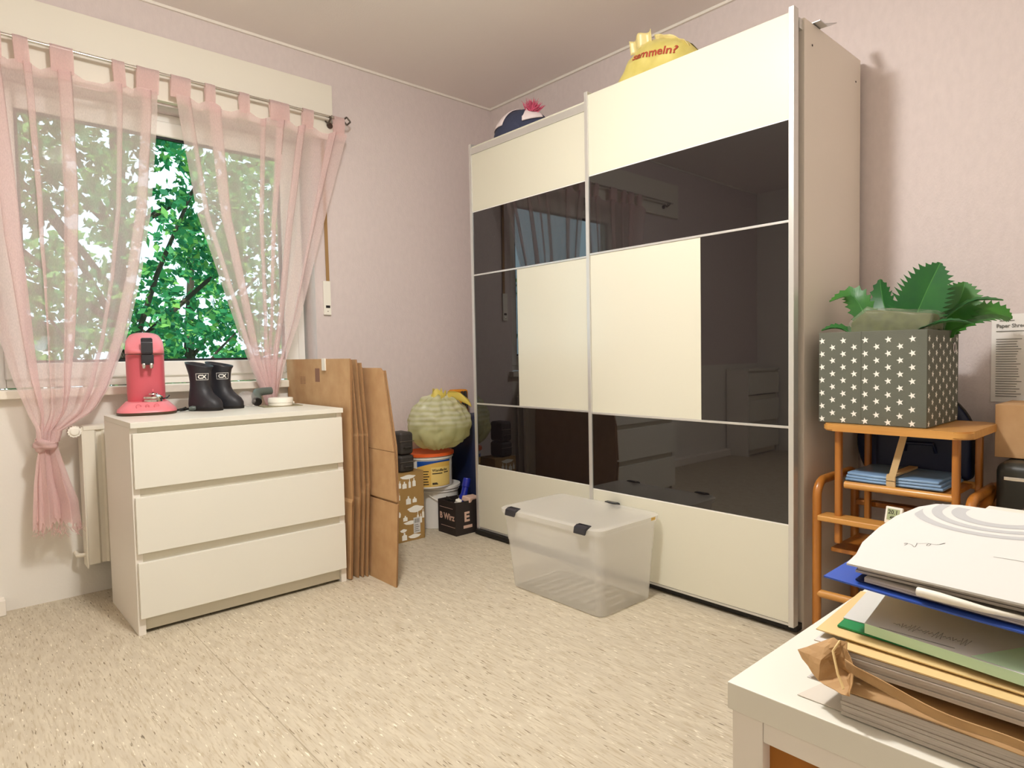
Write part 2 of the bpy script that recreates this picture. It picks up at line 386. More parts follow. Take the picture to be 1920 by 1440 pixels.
# ------------------------------------------------------------------ room
XL, YF, HC = -4.62, -3.80, 2.65
def room():
    bm = bmesh.new(); box(bm, (XL - .2, YF - .2, -.12), (.2, .3, 0)); struct(fin('floor', bm, M['floor']), 'beige flecked linoleum floor')
    bm = bmesh.new(); box(bm, (XL - .2, YF - .2, HC), (.2, .3, HC + .12)); struct(fin('ceiling', bm, M['ceiling']))
    bm = bmesh.new(); box(bm, (0, YF - .2, 0), (.2, .3, HC)); struct(fin('wall_right', bm, M['wall']), 'pink papered wall behind the wardrobe')
    bm = bmesh.new(); box(bm, (XL - .2, YF - .2, 0), (XL, .3, HC)); struct(fin('wall_left', bm, M['wall_white']))
    bm = bmesh.new(); box(bm, (XL, YF - .2, 0), (0, YF, HC)); struct(fin('wall_front', bm, M['wall_white']))
    bm = bmesh.new()                                   # window wall, pierced by the window
    ox0, ox1, oz0, oz1 = -2.535, -1.218, .895, 2.19
    box(bm, (XL, 0, .895), (ox0, .3, HC)); box(bm, (ox1, 0, 0), (0, .3, HC)); box(bm, (ox0, 0, oz1), (ox1, .3, HC))
    box(bm, (XL, 0, 0), (ox1, .3, oz0), mi=1)
    struct(fin('wall_back', bm, None, mats=[M['wall'], M['wall_white']]), 'pink window wall, white below the window')
    for nm, a, b in (('trim_1', (XL, -.012, HC - .014), (0, 0, HC)), ('trim_2', (-.012, YF, HC - .014), (0, -.012, HC))):
        struct(B(nm, a, b, M['trim'], bev=.002), 'thin white strip along the ceiling')
    struct(B('baseboard_back', (XL, -.062, 0), (-2.542, 0, .062), M['trim'], bev=.004), 'white boxed baseboard ending beside the radiator')
    o = B('trim_3', (-3.2, -.034, 2.20), (-1.104, .0, 2.489), M['panel'], bev=.003); struct(o, 'cream roller shutter box cover above the window')
    # window: frame, sash, pane, gaskets
    bm = bmesh.new(); y0, y1 = .115, .185
    fx0, fx1, fz0, fz1 = -2.535, -1.236, .905, 2.19
    w = .042
    for a, b in (((fx0, y0, fz0), (fx0 + w, y1, fz1)), ((fx1 - w, y0, fz0), (fx1, y1, fz1)), ((fx0 + w, y0, fz1 - w), (fx1 - w, y1, fz1)), ((fx0 + w, y0, fz0), (fx1 - w, y1, fz0 + w))):
        box(bm, a, b, .004)
    win = struct(fin('window_1', bm, M['upvc'], smooth=True), 'white plastic window with one wide sash')
    bm = bmesh.new(); sx0, sx1, sz0, sz1 = -2.497, -1.274, .94, 2.152; w = .072
    for a, b in (((sx0, .10, sz0), (sx0 + w, .17, sz1)), ((sx1 - w, .10, sz0), (sx1, .17, sz1)), ((sx0 + w, .10, sz1 - w), (sx1 - w, .17, sz1)), ((sx0 + w, .10, sz0), (sx1 - w, .17, sz0 + w))):
        box(bm, a, b, .008, 3)
    fin('sash', bm, M['upvc'], win, smooth=True)
    gx0, gx1, gz0, gz1 = sx0 + w, sx1 - w, sz0 + w, sz1 - w
    bm = bmesh.new(); g = .011
    for a, b in (((gx0 - .002, .112, gz0), (gx0 + g, .13, gz1)), ((gx1 - g, .112, gz0), (gx1 + .002, .13, gz1)), ((gx0, .112, gz1 - g), (gx1, .13, gz1 + .002)), ((gx0, .112, gz0 - .002), (gx1, .13, gz0 + g))):
        box(bm, a, b)
    fin('gasket', bm, M['gasket'], win, label='black gasket')
    B('pane', (gx0, .126, gz0), (gx1, .132, gz1), M['glass'], win, bev=0)
    struct(B('window_sill', (-2.62, -.045, .866), (-1.19, .12, .902), M['sill'], bev=.004, seg=3), 'pale stone window sill behind the chest')
    # roller shutter strap and its winder plate
    t = thing('shutter_strap', 'brown shutter strap running into a white winder plate right of the window', 'strap', (-1.155, -.001, 1.25))
    bm = bmesh.new(); grid(bm, 2, 8, lambda u, v: ((u - .5) * .018 - .008 * v * 0 + .006 * (1 - v), -.007, .05 + v * .92))
    solid(fin('webbing', bm, M['brownstrap'], t), .002)
    B('winder_plate', (-.0225, -.012, 0), (.018, 0, .185), M['white_plastic'], t, bev=.003)
    B('strap_slot', (-.012, -.0135, .038), (.011, -.009, .052), M['black'], t, bev=0)
    bm = bmesh.new(); lathe(bm, [(0, .0), (.003, .0), (.003, .002), (0, .003)], 10); fin('screw', bm, M['steel'], t, loc=(-.002, -.012, .02), rot=(PI / 2, 0, 0))
room()

# ------------------------------------------------------------------ outdoors
def outdoors():
    rnd = np.random.default_rng(4)
    struct(B('ground', (-40, .6, -3.2), (40, 60, -3.0), M['ground'], bev=0), 'lawn below the window')
    def foliage(name, label, blobs, n, size, seed, trunk):
        rg = np.random.default_rng(seed)
        t = thing(name, label, 'tree', (trunk[0], trunk[1], -3.0), group='trees outside the window')
        L0 = np.array([trunk[0], trunk[1], -3.0])
        cs = np.array([b[:3] for b in blobs]); rs = np.array([b[3] for b in blobs]); p = rs ** 2 / (rs ** 2).sum()
        # twigs: leaves sit in small sprays
        ns = n // 14
        k = rg.choice(len(blobs), ns, p=p)
        d = rg.normal(size=(ns, 3)); d /= np.linalg.norm(d, axis=1)[:, None]
        c = cs[k] + d * (rs[k] * rg.uniform(.25, 1, ns) ** .6)[:, None] * np.array([1, 1, .8])
        cc = np.repeat(c, 14, 0); m = len(cc)
        dr = np.repeat(rg.normal(size=(ns, 3)) * [1, 1, .35] + [0, 0, -.3], 14, 0); dr /= np.linalg.norm(dr, axis=1)[:, None]
        q = cc + dr * (rg.uniform(-.16, .16, m))[:, None] + rg.normal(size=(m, 3)) * .035
        a = dr * .5 + rg.normal(size=(m, 3)) * .6; a /= np.linalg.norm(a, axis=1)[:, None]
        b = np.cross(a, rg.normal(size=(m, 3))); b /= np.linalg.norm(b, axis=1)[:, None]
        s = size * rg.uniform(.6, 1.35, m)[:, None]
        V = np.stack([q - a * s, q + b * s * .55 - a * s * .1, q + a * s, q - b * s * .55 - a * s * .1], 1).reshape(-1, 3) - L0
        me = bpy.data.meshes.new('foliage'); me.vertices.add(m * 4); me.vertices.foreach_set('co', V.ravel().astype(np.float32))
        me.loops.add(m * 4); me.loops.foreach_set('vertex_index', np.arange(m * 4, dtype=np.int32))
        me.polygons.add(m); me.polygons.foreach_set('loop_start', np.arange(0, m * 4, 4, dtype=np.int32))
        me.update(calc_edges=True); me.validate()
        o = link('foliage', me, M['tree'], t); o['kind'] = 'stuff'
        bm = bmesh.new(); tube(bm, [(0, 0, 0), (.05, .05, 2), (-.05, .1, 4.2), (.05, 0, 6.4)], [.16, .12, .08, .03], 8)
        fin('trunk', bm, M['bark'], t, smooth=True)
        for i, bl in enumerate(blobs):
            e = Vector(bl[:3]) - Vector(L0)
            s0 = Vector((0, .05, max(1.2, e.z - 1.3 - .2 * (i % 3))))
            mid = s0.lerp(e, .5) + Vector((0, 0, .12))
            bm = bmesh.new(); tube(bm, [s0, mid, e, e + (e - s0) * .25 + Vector((0, 0, -.15))], [.035, .024, .014, .006], 6)
            fin('branch', bm, M['bark'], t, smooth=True)
    foliage('leafy_tree', 'broad leafy tree close outside the window', [(-2.5, 3.4, 2.9, 1.1), (-1.9, 3.8, 1.3, .9), (-.9, 3.4, 2.6, 1.0), (.2, 4.2, 2.4, 1.2), (-.6, 3.9, 1.1, .85), (-1.5, 3.2, 3.9, .9), (.7, 4.3, 3.6, 1.1), (-3.3, 4.0, 1.8, 1.2), (.5, 4.0, .7, .9), (-1.5, 4.3, .3, 1.0), (-3.2, 3.6, 3.8, .8), (-2.3, 3.5, 3.9, .8), (-2.9, 4.2, 2.6, .9), (-2.25, 3.6, 2.75, .8), (-1.5, 3.5, 3.2, .7), (1.3, 4.2, 1.6, 1.0)], 26000, .047, 3, (-1.3, 4.4))
    foliage('leafy_tree', 'darker leafy tree further back beyond the first', [(-3.0, 8, 2.6, 1.8), (-.8, 8.5, 2.0, 1.8), (1.6, 8, 2.8, 1.9), (3.6, 8.2, 1.4, 1.6), (.6, 8, .6, 1.5), (-4.5, 8, 1.0, 1.6), (-2.4, 8.2, .4, 1.5), (2.5, 8.8, 4.8, 1.4)], 15000, .075, 9, (.4, 8.6))
    t = thing('garden_house', 'pale garden house glimpsed between the trees', 'house', (-3.2, 13, -3.0))
    B('wall', (-2.2, 0, 0), (2.2, 3, 4.6), M['plaster'], t, bev=0)
    bm = bmesh.new(); prism(bm, [(-2.5, 4.6), (2.5, 4.6), (0, 5.9)], -.3, 3.3, 'y'); fin('roof', bm, M['blackbag'], t)
    for x in (-1.2, .6): B('window', (x, -.04, 2.6), (x + .8, .02, 3.9), M['dark_plastic'], t, bev=0)
outdoors()

# ------------------------------------------------------------------ wardrobe
def wardrobe():
    yL, yR, xf, H = -.492, -2.428, -.578, 2.172
    t = thing('wardrobe', 'tall wardrobe with two cream and black glass sliding doors', 'wardrobe', (-.30, (yL + yR) / 2, 0))
    ox, oy = -.30, (yL + yR) / 2
    def l(x, y, z): return (x - ox, y - oy, z)
    def LB(name, a, b, m, p=t, bev=.001, label=None): return B(name, l(*a), l(*b), m, p, bev=bev, label=label)
    LB('side_panel', (-.515, yR - .004, 0), (-.028, yR + .018, 2.166), M['carcass'])
    LB('side_panel', (-.515, yL - .018, 0), (-.028, yL + .004, 2.166), M['carcass'])
    LB('top_panel', (-.515, yR + .018, 2.144), (-.028, yL - .018, 2.166), M['carcass'])
    LB('bottom_panel', (-.505, yR + .018, .06), (-.028, yL - .018, .085), M['carcass'])
    LB('back_panel', (-.036, yR + .018, .06), (-.028, yL - .018, 2.144), M['carcass'])
    LB('plinth', (-.50, yR + .018, 0), (-.47, yL - .018, .06), M['black'], label='black recessed plinth')
    LB('track', (-.60 + .045, yR + .002, 0.006), (-.50, yL - .002, .030), M['black'], label='black floor track')
    LB('head_rail', (-.54, yR + .002, 2.125), (-.515, yL - .002, 2.16), M['alu_white'])
    for y, z in ((yR - .0045, 2.093),): pass
    for x, z in ((-.455, 2.09), (-.075, 2.07), (-.09, .15)):
        bm = bmesh.new(); lathe(bm, [(0, 0), (.004, 0), (.004, .001), (0, .001)], 10)
        fin('screw_hole', bm, M['ink'], t, loc=l(x, yR - .0042, z), rot=(PI / 2, 0, 0))
    bm = bmesh.new(); box(bm, l(-.45, yR - .03, 2.168), l(-.39, yR + .03, 2.171)); 
    fin('shelf_bracket_plate', bm, M['alu'], t)
    bm = bmesh.new(); prism(bm, [(-.40 - ox, 2.178), (-.27 - ox, 2.226), (-.27 - ox, 2.229), (-.40 - ox, 2.181)], yR - .012 - oy, yR + .02 - oy, 'y'); fin('metal_strip', bm, M['alu'], t, label='loose metal strip poking out over the top')
    zs = [.040, .396, .745, 1.463, 1.812, 2.172]
    def door(name, x0, y0, y1, split, dark_first, label):
        d = bpy.data.objects.new(name, None); COL.objects.link(d); d.parent = t; d['label'] = label
        d.location = l(x0, (y0 + y1) / 2, 0)
        qx, qy = x0, (y0 + y1) / 2
        def DB(nm, a, b, m, bev=.0006): return B(nm, (a[0] - qx, a[1] - qy, a[2]), (b[0] - qx, b[1] - qy, b[2]), m, d, bev=bev)
        s = .021
        DB('stile', (x0 - .006, y0, .03), (x0 + .030, y0 + s, 2.186), M['alu_white'], .003)
        DB('stile', (x0 - .006, y1 - s, .03), (x0 + .030, y1, 2.186), M['alu_white'], .003)
        yi, yj = y0 + s, y1 - s
        g = .0025
        for k, (za, zb) in enumerate(zip(zs, zs[1:])):
            if k in (0, 4): DB('white_panel', (x0, yi, za + g), (x0 + .018, yj, zb - g), M['cream_glass'])
            elif k in (1, 3): DB('glass_panel', (x0, yi, za + g), (x0 + .018, yj, zb - g), M['black_glass'])
            else:
                lo_, hi_ = (yi, split), (split, yj)
                dk, wt = (lo_, hi_) if dark_first else (hi_, lo_)
                DB('glass_panel', (x0, dk[0] + .0005, za + g), (x0 + .018, dk[1] - .0005, zb - g), M['black_glass'])
                DB('white_panel', (x0, wt[0] + .0005, za + g), (x0 + .018, wt[1] - .0005, zb - g), M['cream_glass'])
        for z in (zs[2], zs[3]): DB('rail', (x0 - .003, yi, z - .0045), (x0 + .02, yj, z + .0045), M['alu_white'], .001)
        for z in (zs[1], zs[4]): DB('bead', (x0 + .001, yi, z - .003), (x0 + .016, yj, z + .003), M['upvc'])
        DB('back_board', (x0 + .018, yi, .04), (x0 + .026, yj, 2.172), M['carcass'])
        DB('bottom_rail', (x0 + .0, yi, .032), (x0 + .028, yj, .041), M['alu_white'])
    door('sliding_door', xf, yR, -1.430, -2.042, True, 'front sliding door, black square at its right')
    door('sliding_door', xf + .042, -1.448, yL, -.884, False, 'rear sliding door, black square at its left')
wardrobe()

# ------------------------------------------------------------------ chests of drawers
def chest(name, label, x0, x1, y0, y1, H, zs, loc=None):
    t = thing(name, label, 'chest', ((x0 + x1) / 2, (y0 + y1) / 2, 0))
    ox, oy = (x0 + x1) / 2, (y0 + y1) / 2
    def CB(nm, a, b, m, bev=.0012, p=t): return B(nm, (a[0] - ox, a[1] - oy, a[2]), (b[0] - ox, b[1] - oy, b[2]), m, p, bev=bev)
    CB('side_panel', (x0, y0 + .018, 0), (x0 + .024, y1, H - .021), M['laminate_side'])
    CB('side_panel', (x1 - .024, y0 + .018, 0), (x1, y1, H - .021), M['laminate_side'])
    CB('top_panel', (x0, y0, H - .021), (x1, y1, H), M['laminate'], .002)
    CB('back_panel', (x0 + .024, y1 - .01, .05), (x1 - .024, y1, H - .028), M['laminate_side'], 0)
    CB('plinth', (x0 + .024, y0 + .035, .012), (x1 - .024, y0 + .05, .07), M['recess'])
    for k, (a, b) in enumerate(zs):
        CB('rail', (x0 + .024, y0 + .0215, b - .01), (x1 - .024, y0 + .036, b + .045 if k else H - .021), M['recess'])
        d = CB('drawer', (x0 + .006, y0, a), (x1 - .006, y0 + .018, b), M['laminate'], .0025)
        CB('drawer_box', (x0 + .03, y0 + .02, a + .03), (x1 - .03, y1 - .03, b - .06), M['laminate_side'], 0, t) if False else None
    return t
chest('chest_of_drawers', 'low white three drawer chest under the window', -2.214, -1.414, -.71, -.21, .79, [(.546, .749), (.306, .514), (.065, .272)])
chest('chest_of_drawers', 'narrow white chest in the far left corner, seen mirrored in black glass', -4.58, -4.0, -.27, -.015, .85, [(.60, .81), (.335, .545), (.065, .285)])

# ------------------------------------------------------------------ radiator
def radiator():
    t = thing('radiator', 'white panel radiator half hidden behind the chest', 'radiator', (-1.75, -.07, .14))
    bm = bmesh.new()
    N = 15; x0, x1 = -.525, .525
    prof = []
    for k in range(N):
        a = x0 + (x1 - x0) * k / N; w = (x1 - x0) / N
        prof += [(a, -.052), (a + w * .55, -.052), (a + w * .66, -.044), (a + w * .9, -.044)]
    prof += [(x1, -.052), (x1, -.03), (x0, -.03)]
    prism(bm, prof, .015, .585, 'z'); fin('front_panel', bm, M['radiator'], t)
    B('back_panel', (x0, .02, .015), (x1, .035, .585), M['radiator'], t)
    B('top_grille', (x0, -.055, .585), (x1, .04, .603), M['radiator'], t, bev=.003)
    B('side_cover', (x0 - .006, -.055, .0), (x0, .04, .600), M['radiator'], t)
    bm = bmesh.new(); tube(bm, [(x0 - .006, 0, .05), (x0 - .02, 0, .05), (x0 - .03, .01, .05), (x0 - .03, .068, .05)], .009, 10); fin('pipe', bm, M['radiator'], t, smooth=True)
    v = bpy.data.objects.new('thermostat_valve', None); COL.objects.link(v); v.parent = t; v.location = (-.555, -.02, .585); v['label'] = 'round white ribbed valve head'
    bm = bmesh.new()
    pts = []
    for k in range(28):
        a = 2 * PI * k / 28; r = .0215 if k % 2 else .0245; pts.append((r * math.cos(a), r * math.sin(a)))
    prism(bm, pts, -.055, -.012, 'y'); fin('ribbed_head', bm, M['white_plastic'], v)
    bm = bmesh.new(); lathe(bm, [(0, .006), (.013, .005), (.018, 0), (.018, -.004), (0, -.004)], 20); fin('cap', bm, M['white_plastic'], v, smooth=True, loc=(0, -.055, 0), rot=(PI / 2, 0, 0))
    bm = bmesh.new(); tube(bm, [(.0, -.012, 0), (0, .01, 0), (.03, .012, -.01)], .009, 10); fin('valve_body', bm, M['iron'], v, smooth=True)
radiator()

# ------------------------------------------------------------------ curtain rod and curtains
def rod():
    t = thing('curtain_rod', 'thin metal curtain rod in front of the shutter box', 'curtain rod', (-2.05, -.085, 2.30))
    bm = bmesh.new(); tube(bm, [(-1.0, 0, 0), (.945, 0, 0)], .0075, 12); fin('rod', bm, M['steel'], t, smooth=True)
    bm = bmesh.new()
    for k in range(4):
        a = PI / 2 * k; b = a + PI / 2
        tube(bm, [(1.0 + .021 * math.cos(a), 0, .021 * math.sin(a)), (1.0 + .021 * math.cos(b), 0, .021 * math.sin(b))], .0045, 8)
    tube(bm, [(.94, 0, 0), (.982, 0, 0)], .0045, 8)
    fin('finial', bm, M['iron'], t, smooth=True, label='open diamond finial')
    for x in (.905, -.95):
        b = bpy.data.objects.new('bracket', None); COL.objects.link(b); b.parent = t; b.location = (x, 0, 0)
        bm = bmesh.new(); tube(bm, [(0, .05, -.01), (0, .02, -.03), (0, -.004, -.016), (0, -.012, 0)], .005, 8)
        tube(bm, [(.014, .005, .012), (.014, .005, -.03)], .004, 8); fin('arm', bm, M['iron'], b, smooth=True)
        bm = bmesh.new(); lathe(bm, [(0, 0), (.016, 0), (.016, .006), (0, .008)], 16); fin('rosette', bm, M['iron'], b, smooth=True, loc=(.02, .05, -.03), rot=(PI / 2, 0, 0))
rod()

def curtain(name, label, Ltab, Rtab, pleats, ztop, zbot, tabs, ytab, seed, folds):
    t = thing(name, label, 'curtain', ((Ltab[0][1] + Rtab[0][1]) / 2, -.085, 2.30))
    ox, oy, oz = t.location
    rnd = random.Random(seed)
    # cross-section of the cloth: flat stretches with Z-shaped pleats where three layers lie together
    ctl = [(0, 0)]
    for p, d in pleats: ctl += [(p + d, -.004), (p + d * 1.04, 0), (p - d, .002), (p - d * 1.04, .005), (p + d * 1.5, .004)]
    ctl += [(1, 0)]
    S = []
    for (a, ya), (b, yb) in zip(ctl, ctl[1:]):
        n = max(3, int(abs(b - a) * 90))
        for i in range(n): S.append((a + (b - a) * i / n, ya + (yb - ya) * i / n))
    S.append(ctl[-1]); nu = len(S); nv = 70
    ph = [rnd.uniform(0, 6.28) for _ in range(6)]
    tabc = [((a + b) / 2, (b - a) / 2) for a, b in tabs]
    W0 = Rtab[0][1] - Ltab[0][1]
    def f(u, v):
        w, yo = S[int(round(u * (nu - 1)))]
        z = ztop + (zbot - ztop) * v
        lx, rx = interp(Ltab, z), interp(Rtab, z)
        wid = rx - lx; g = min(1, max(0, 1 - wid / W0))
        x = lx + wid * w
        amp = .005 + .030 * g * min(1, wid / .06)
        s = u * folds * 2 * PI
        y = interp(ytab, z) + yo * (1 + g) + amp * (.6 * math.sin(s + ph[0]) + .4 * math.sin(1.9 * s + ph[1])) + .004 * math.sin(9 * v + 5 * w + ph[2])
        x += wid * (.010 * math.sin(s * 1.3 + ph[3] + v * 2))
        x += .35 * amp * math.cos(1.9 * s + ph[1]) * g
        if v < .12:                                              # the top edge sags between the tabs
            dmin = min(max(0, abs(x - c) - h) for c, h in tabc)
            z -= .020 * min(1, dmin / .035) * (1 - v / .12)
        return (x - ox, y - oy, z - oz)
    bm = bmesh.new(); grid(bm, nu, nv, f)
    fin('voile', bm, M['curtain'], t, smooth='all')
    bm = bmesh.new(); grid(bm, nu, 4, lambda u, v: (lambda p: (p[0], p[1] - .004, p[2]))(f(u, v * .026)))
    fin('header_band', bm, M['curtain'], t, smooth='all')
    for k, (a, b) in enumerate(tabs):
        bm = bmesh.new(); pr = [(-.003, ztop - .012 - oz), (-.012, -.03), (-.0105, .002), (-.006, .0095), (0, .0115), (.006, .0095), (.0105, .002), (.011, -.03), (.004, ztop - .012 - oz)]
        skew = rnd.uniform(-.006, .006)
        n = len(pr)
        def g(u, v):
            q = v * (n - 1); i = min(int(q), n - 2); fr = q - i
            y = pr[i][0] + (pr[i + 1][0] - pr[i][0]) * fr; z = pr[i][1] + (pr[i + 1][1] - pr[i][1]) * fr
            return (a + (b - a) * u - ox + skew * (-z / .1), y + .0015 * math.sin(u * 7 + k), z)
        grid(bm, 6, 25, g); fin('tab', bm, M['curtain_dense'], t, smooth='all')
    return t, (ox, oy, oz)

tl, o = curtain('curtain', 'left pink voile curtain knotted near the radiator',
    [(2.215, -2.66), (1.5, -2.585), (1.1, -2.522), (.93, -2.487), (.80, -2.448), (.74, -2.425), (.69, -2.425)],
    [(2.215, -1.935), (2.12, -1.938), (1.914, -1.958), (1.674, -1.982), (1.385, -2.034), (1.1, -2.106), (.90, -2.18), (.81, -2.235), (.765, -2.30), (.735, -2.35), (.69, -2.362)],
    [(.215, .035), (.375, .010), (.535, .040), (.80, .018), (.93, .03)], 2.215, .69,
    [(-2.62, -2.575), (-2.52, -2.465), (-2.431, -2.384), (-2.316, -2.24), (-2.106, -2.062), (-2.017, -1.932)],
    [(2.3, -.088), (1.0, -.095), (.75, -.125), (.69, -.13)], 5, 6)
# knot and hanging tail
def knot_tail():
    ox, oy, oz = o
    bm = bmesh.new(); c = (-2.395, -.135, .688)
    def f(u, v):
        a = 2 * PI * u; b = 2 * PI * v
        r = .017 + .005 * math.sin(3 * a + 2 * b) + .003 * math.sin(7 * b + a)
        R = .024
        x = (R + r * math.cos(b)) * math.cos(a) * 1.0; y = (R + r * math.cos(b)) * math.sin(a) * .9; z = r * 1.35 * math.sin(b) + .008 * math.sin(a + .6)
        return (c[0] + x - ox, c[1] + y - oy, c[2] + z - oz)
    grid(bm, 40, 21, f, closed_u=True); fin('knot', bm, M['curtain_dense'], tl, smooth='all', label='twisted knot of gathered cloth')
    bm = bmesh.new()
    Lt = [(.675, -2.42), (.62, -2.432), (.52, -2.444), (.40, -2.452), (.30, -2.456)]; Rt = [(.675, -2.365), (.62, -2.352), (.52, -2.328), (.44, -2.305), (.30, -2.296)]
    rnd = random.Random(3); ends = [rnd.uniform(.325, .365) for _ in range(41)]
    for layer in range(3):
        def g(u, v):
            zb = ends[int(u * 40)] + .02 * layer - .012 * math.sin(u * 9 + layer)
            z = .675 + (zb - .675) * v
            l, r = interp(Lt, z) + .006 * layer, interp(Rt, z) - .008 * layer
            s = u * 2 * PI * (2.2 + .7 * layer)
            return (l + (r - l) * u + .004 * math.sin(s * 2) - ox, -.135 + .012 * (layer - 1) + (.006 + .014 * v) * math.sin(s + layer * 2) - oy, z - oz)
        grid(bm, 41, 24, g)
    fin('tail', bm, M['curtain_dense'], tl, smooth='all', label='loose frayed tail below the knot')
    bm = bmesh.new()
    for k in range(46):
        u = rnd.random(); x = -2.456 + .165 * u; z = .345 + rnd.uniform(-.01, .02)
        tube(bm, [(x - ox, -.135 + rnd.uniform(-.02, .02) - oy, z - oz), (x + rnd.uniform(-.012, .012) - ox, -.14 - oy, z - .02 - oz), (x + rnd.uniform(-.03, .03) - ox, -.14 + rnd.uniform(-.01, .01) - oy, z - rnd.uniform(.02, .055) - oz)], .0009, 4, cap=False)
    fr = fin('fringe', bm, M['curtain_dense'], tl); fr['kind'] = 'stuff'
knot_tail()

curtain('curtain', 'right pink voile curtain gathered to a point behind the chest',
    [(2.225, -1.872), (2.138, -1.860), (1.699, -1.798), (1.282, -1.678), (1.023, -1.602), (.862, -1.548), (.80, -1.53), (.70, -1.515)],
    [(2.225, -1.052), (1.935, -1.135), (1.641, -1.218), (1.214, -1.347), (.994, -1.435), (.87, -1.474), (.80, -1.49), (.70, -1.50)],
    [(.06, .016), (.20, .022), (.47, .007), (.575, .012), (.70, .03), (.90, .02)], 2.225, .70,
    [(-1.886, -1.806), (-1.746, -1.703), (-1.597, -1.551), (-1.455, -1.361), (-1.291, -1.235), (-1.125, -1.066)],
    [(2.3, -.088), (1.1, -.095), (.9, -.11), (.7, -.12)], 11, 7)

# ------------------------------------------------------------------ things on the chest
CT = .79
def coffee_machine():
    t = thing('coffee_machine', 'pink pod coffee machine on the white chest', 'coffee machine', (-2.07, -.265, CT), math.radians(-11))
    # foot: flared rounded base
    def oval(a, b, n=40, p=2.6, cy=0):
        out = []
        for k in range(n):
            th = 2 * PI * k / n; c, s = math.cos(th), math.sin(th)
            out.append((a * math.copysign(abs(c) ** (2 / p), c), cy + b * math.copysign(abs(s) ** (2 / p), s)))
        return out
    def loft(bm, secs):
        rings = [[bm.verts.new(v) for v in s] for s in secs]; n = len(rings[0])
        for a, b in zip(rings, rings[1:]):
            for k in range(n): bm.faces.new((a[k], a[(k + 1) % n], b[(k + 1) % n], b[k]))
        bm.faces.new(rings[0][::-1]); bm.faces.new(rings[-1])
    def sec(a, b, z, cy=0, p=2.6, tilt=0): return [(x, y, z + tilt * (y - cy)) for x, y in oval(a, b, 40, p, cy)]
    bm = bmesh.new(); loft(bm, [sec(.104, .125, 0, -.005, 3), sec(.108, .128, .006, -.005, 3), sec(.107, .127, .012, -.005, 3)]); fin('foot_ring', bm, M['leather'], t, smooth=True, label='dark maroon foot')
    bm = bmesh.new(); loft(bm, [sec(.107, .127, .012, -.005, 3), sec(.105, .124, .022, -.005, 3), sec(.078, .102, .050, .01, 3), sec(.074, .098, .053, .012, 3)]); fin('base', bm, M['pink_light'], t, smooth=True)
    bm = bmesh.new(); loft(bm, [sec(.068, .062, .050, .042), sec(.069, .066, .08, .04), sec(.069, .068, .16, .038), sec(.069, .072, .235, .034), sec(.0685, .076, .25, .030)]); fin('column', bm, M['pink'], t, smooth=True)
    bm = bmesh.new(); loft(bm, [sec(.0685, .078, .252, .028), sec(.070, .084, .256, .022), sec(.070, .085, .275, .022, 2.6, .10), sec(.067, .081, .298, .022, 2.6, .42), sec(.060, .072, .309, .024, 2.6, .52), sec(.040, .048, .318, .026, 2.4, .52), sec(.012, .014, .322, .028, 2.2, .5)])
    fin('lid', bm, M['pink_light'], t, smooth='all')
    bm = bmesh.new(); prism(bm, [(-.0715, .245), (-.071, .252), (-.071, .254)], -.001, .001, 'y') if False else None
    bm.free()
    bm = bmesh.new()
    pr = [(-.055, .332), (-.064, .330), (-.078, .312), (-.0815, .268), (-.0755, .262), (-.060, .266)]
    a = [bm.verts.new((-.0205, y, z)) for y, z in pr]; b = [bm.verts.new((.0205, y, z)) for y, z in pr]; n = len(pr)
    bm.faces.new(a); bm.faces.new(b[::-1])
    for k in range(n): bm.faces.new((a[k], a[(k + 1) % n], b[(k + 1) % n], b[k]))
    bmesh.ops.bevel(bm, geom=bm.edges[:], offset=.003, segments=2, affect='EDGES')
    fin('lever', bm, M['dark_plastic'], t, smooth=True, label='dark glossy lever', loc=(.008, .006, -.012))
    B('spout_housing', (-.0145, -.066, .206), (.0305, -.03, .252), M['dark_plastic'], t, bev=.006, label='black spout housing')
    for x in (-.005, .021):
        bm = bmesh.new(); tube(bm, [(x, -.062, .210), (x, -.066, .203), (x, -.066, .192)], [.007, .007, .0055], 10); fin('spout', bm, M['steel'], t, smooth=True, label='chrome spout')
    bm = bmesh.new(); lathe(bm, [(0, .046), (.0, .043), (.006, .041), (.016, .038), (.018, .034), (.026, .032), (.029, .028), (.035, .025), (.036, .018), (.030, .016), (.034, .012), (.034, 0), (0, 0)], 32)
    fin('drip_tray', bm, M['steel'], t, smooth=True, loc=(.022, -.052, .049), label='round steel drip tray')
    bm = bmesh.new(); lathe(bm, [(0, .012), (.004, .008), (.005, 0), (0, 0)], 12); fin('float', bm, M['pink'], t, smooth=True, loc=(.022, -.052, .094))
    bm = bmesh.new(); tube(bm, [(.052, -.055, .062), (.072, -.045, .066), (.08, -.03, .075)], .003, 8); fin('tray_tab', bm, M['dark_plastic'], t, smooth=True)
    for x in (-.03, .0, .032):
        bm = bmesh.new(); r = .0085 if x else .0065
        tube(bm, [(x + r * math.cos(a), -.104 - r * math.sin(a) * .6 * 0 - .0, .038 + r * math.sin(a)) for a in [PI * 2 * k / 20 for k in range(20 if x == 0 else 15)]], .0012, 6)
        fin('button', bm, M['pink'], t, smooth=True, rot=(0, 0, 0), loc=(0, -.010, -.001))
    for s in (-1, 1):
        bm = bmesh.new(); lathe(bm, [(0, .004), (.006, .003), (.007, 0), (0, 0)], 14); fin('hinge_cap', bm, M['dark_plastic'], t, smooth=True, loc=(s * .069, .04, .248), rot=(0, s * PI / 2, 0))
    c = thing('power_cord', 'coiled dark cord with plug between coffee machine and boots', 'cord', (-1.95, -.30, CT))
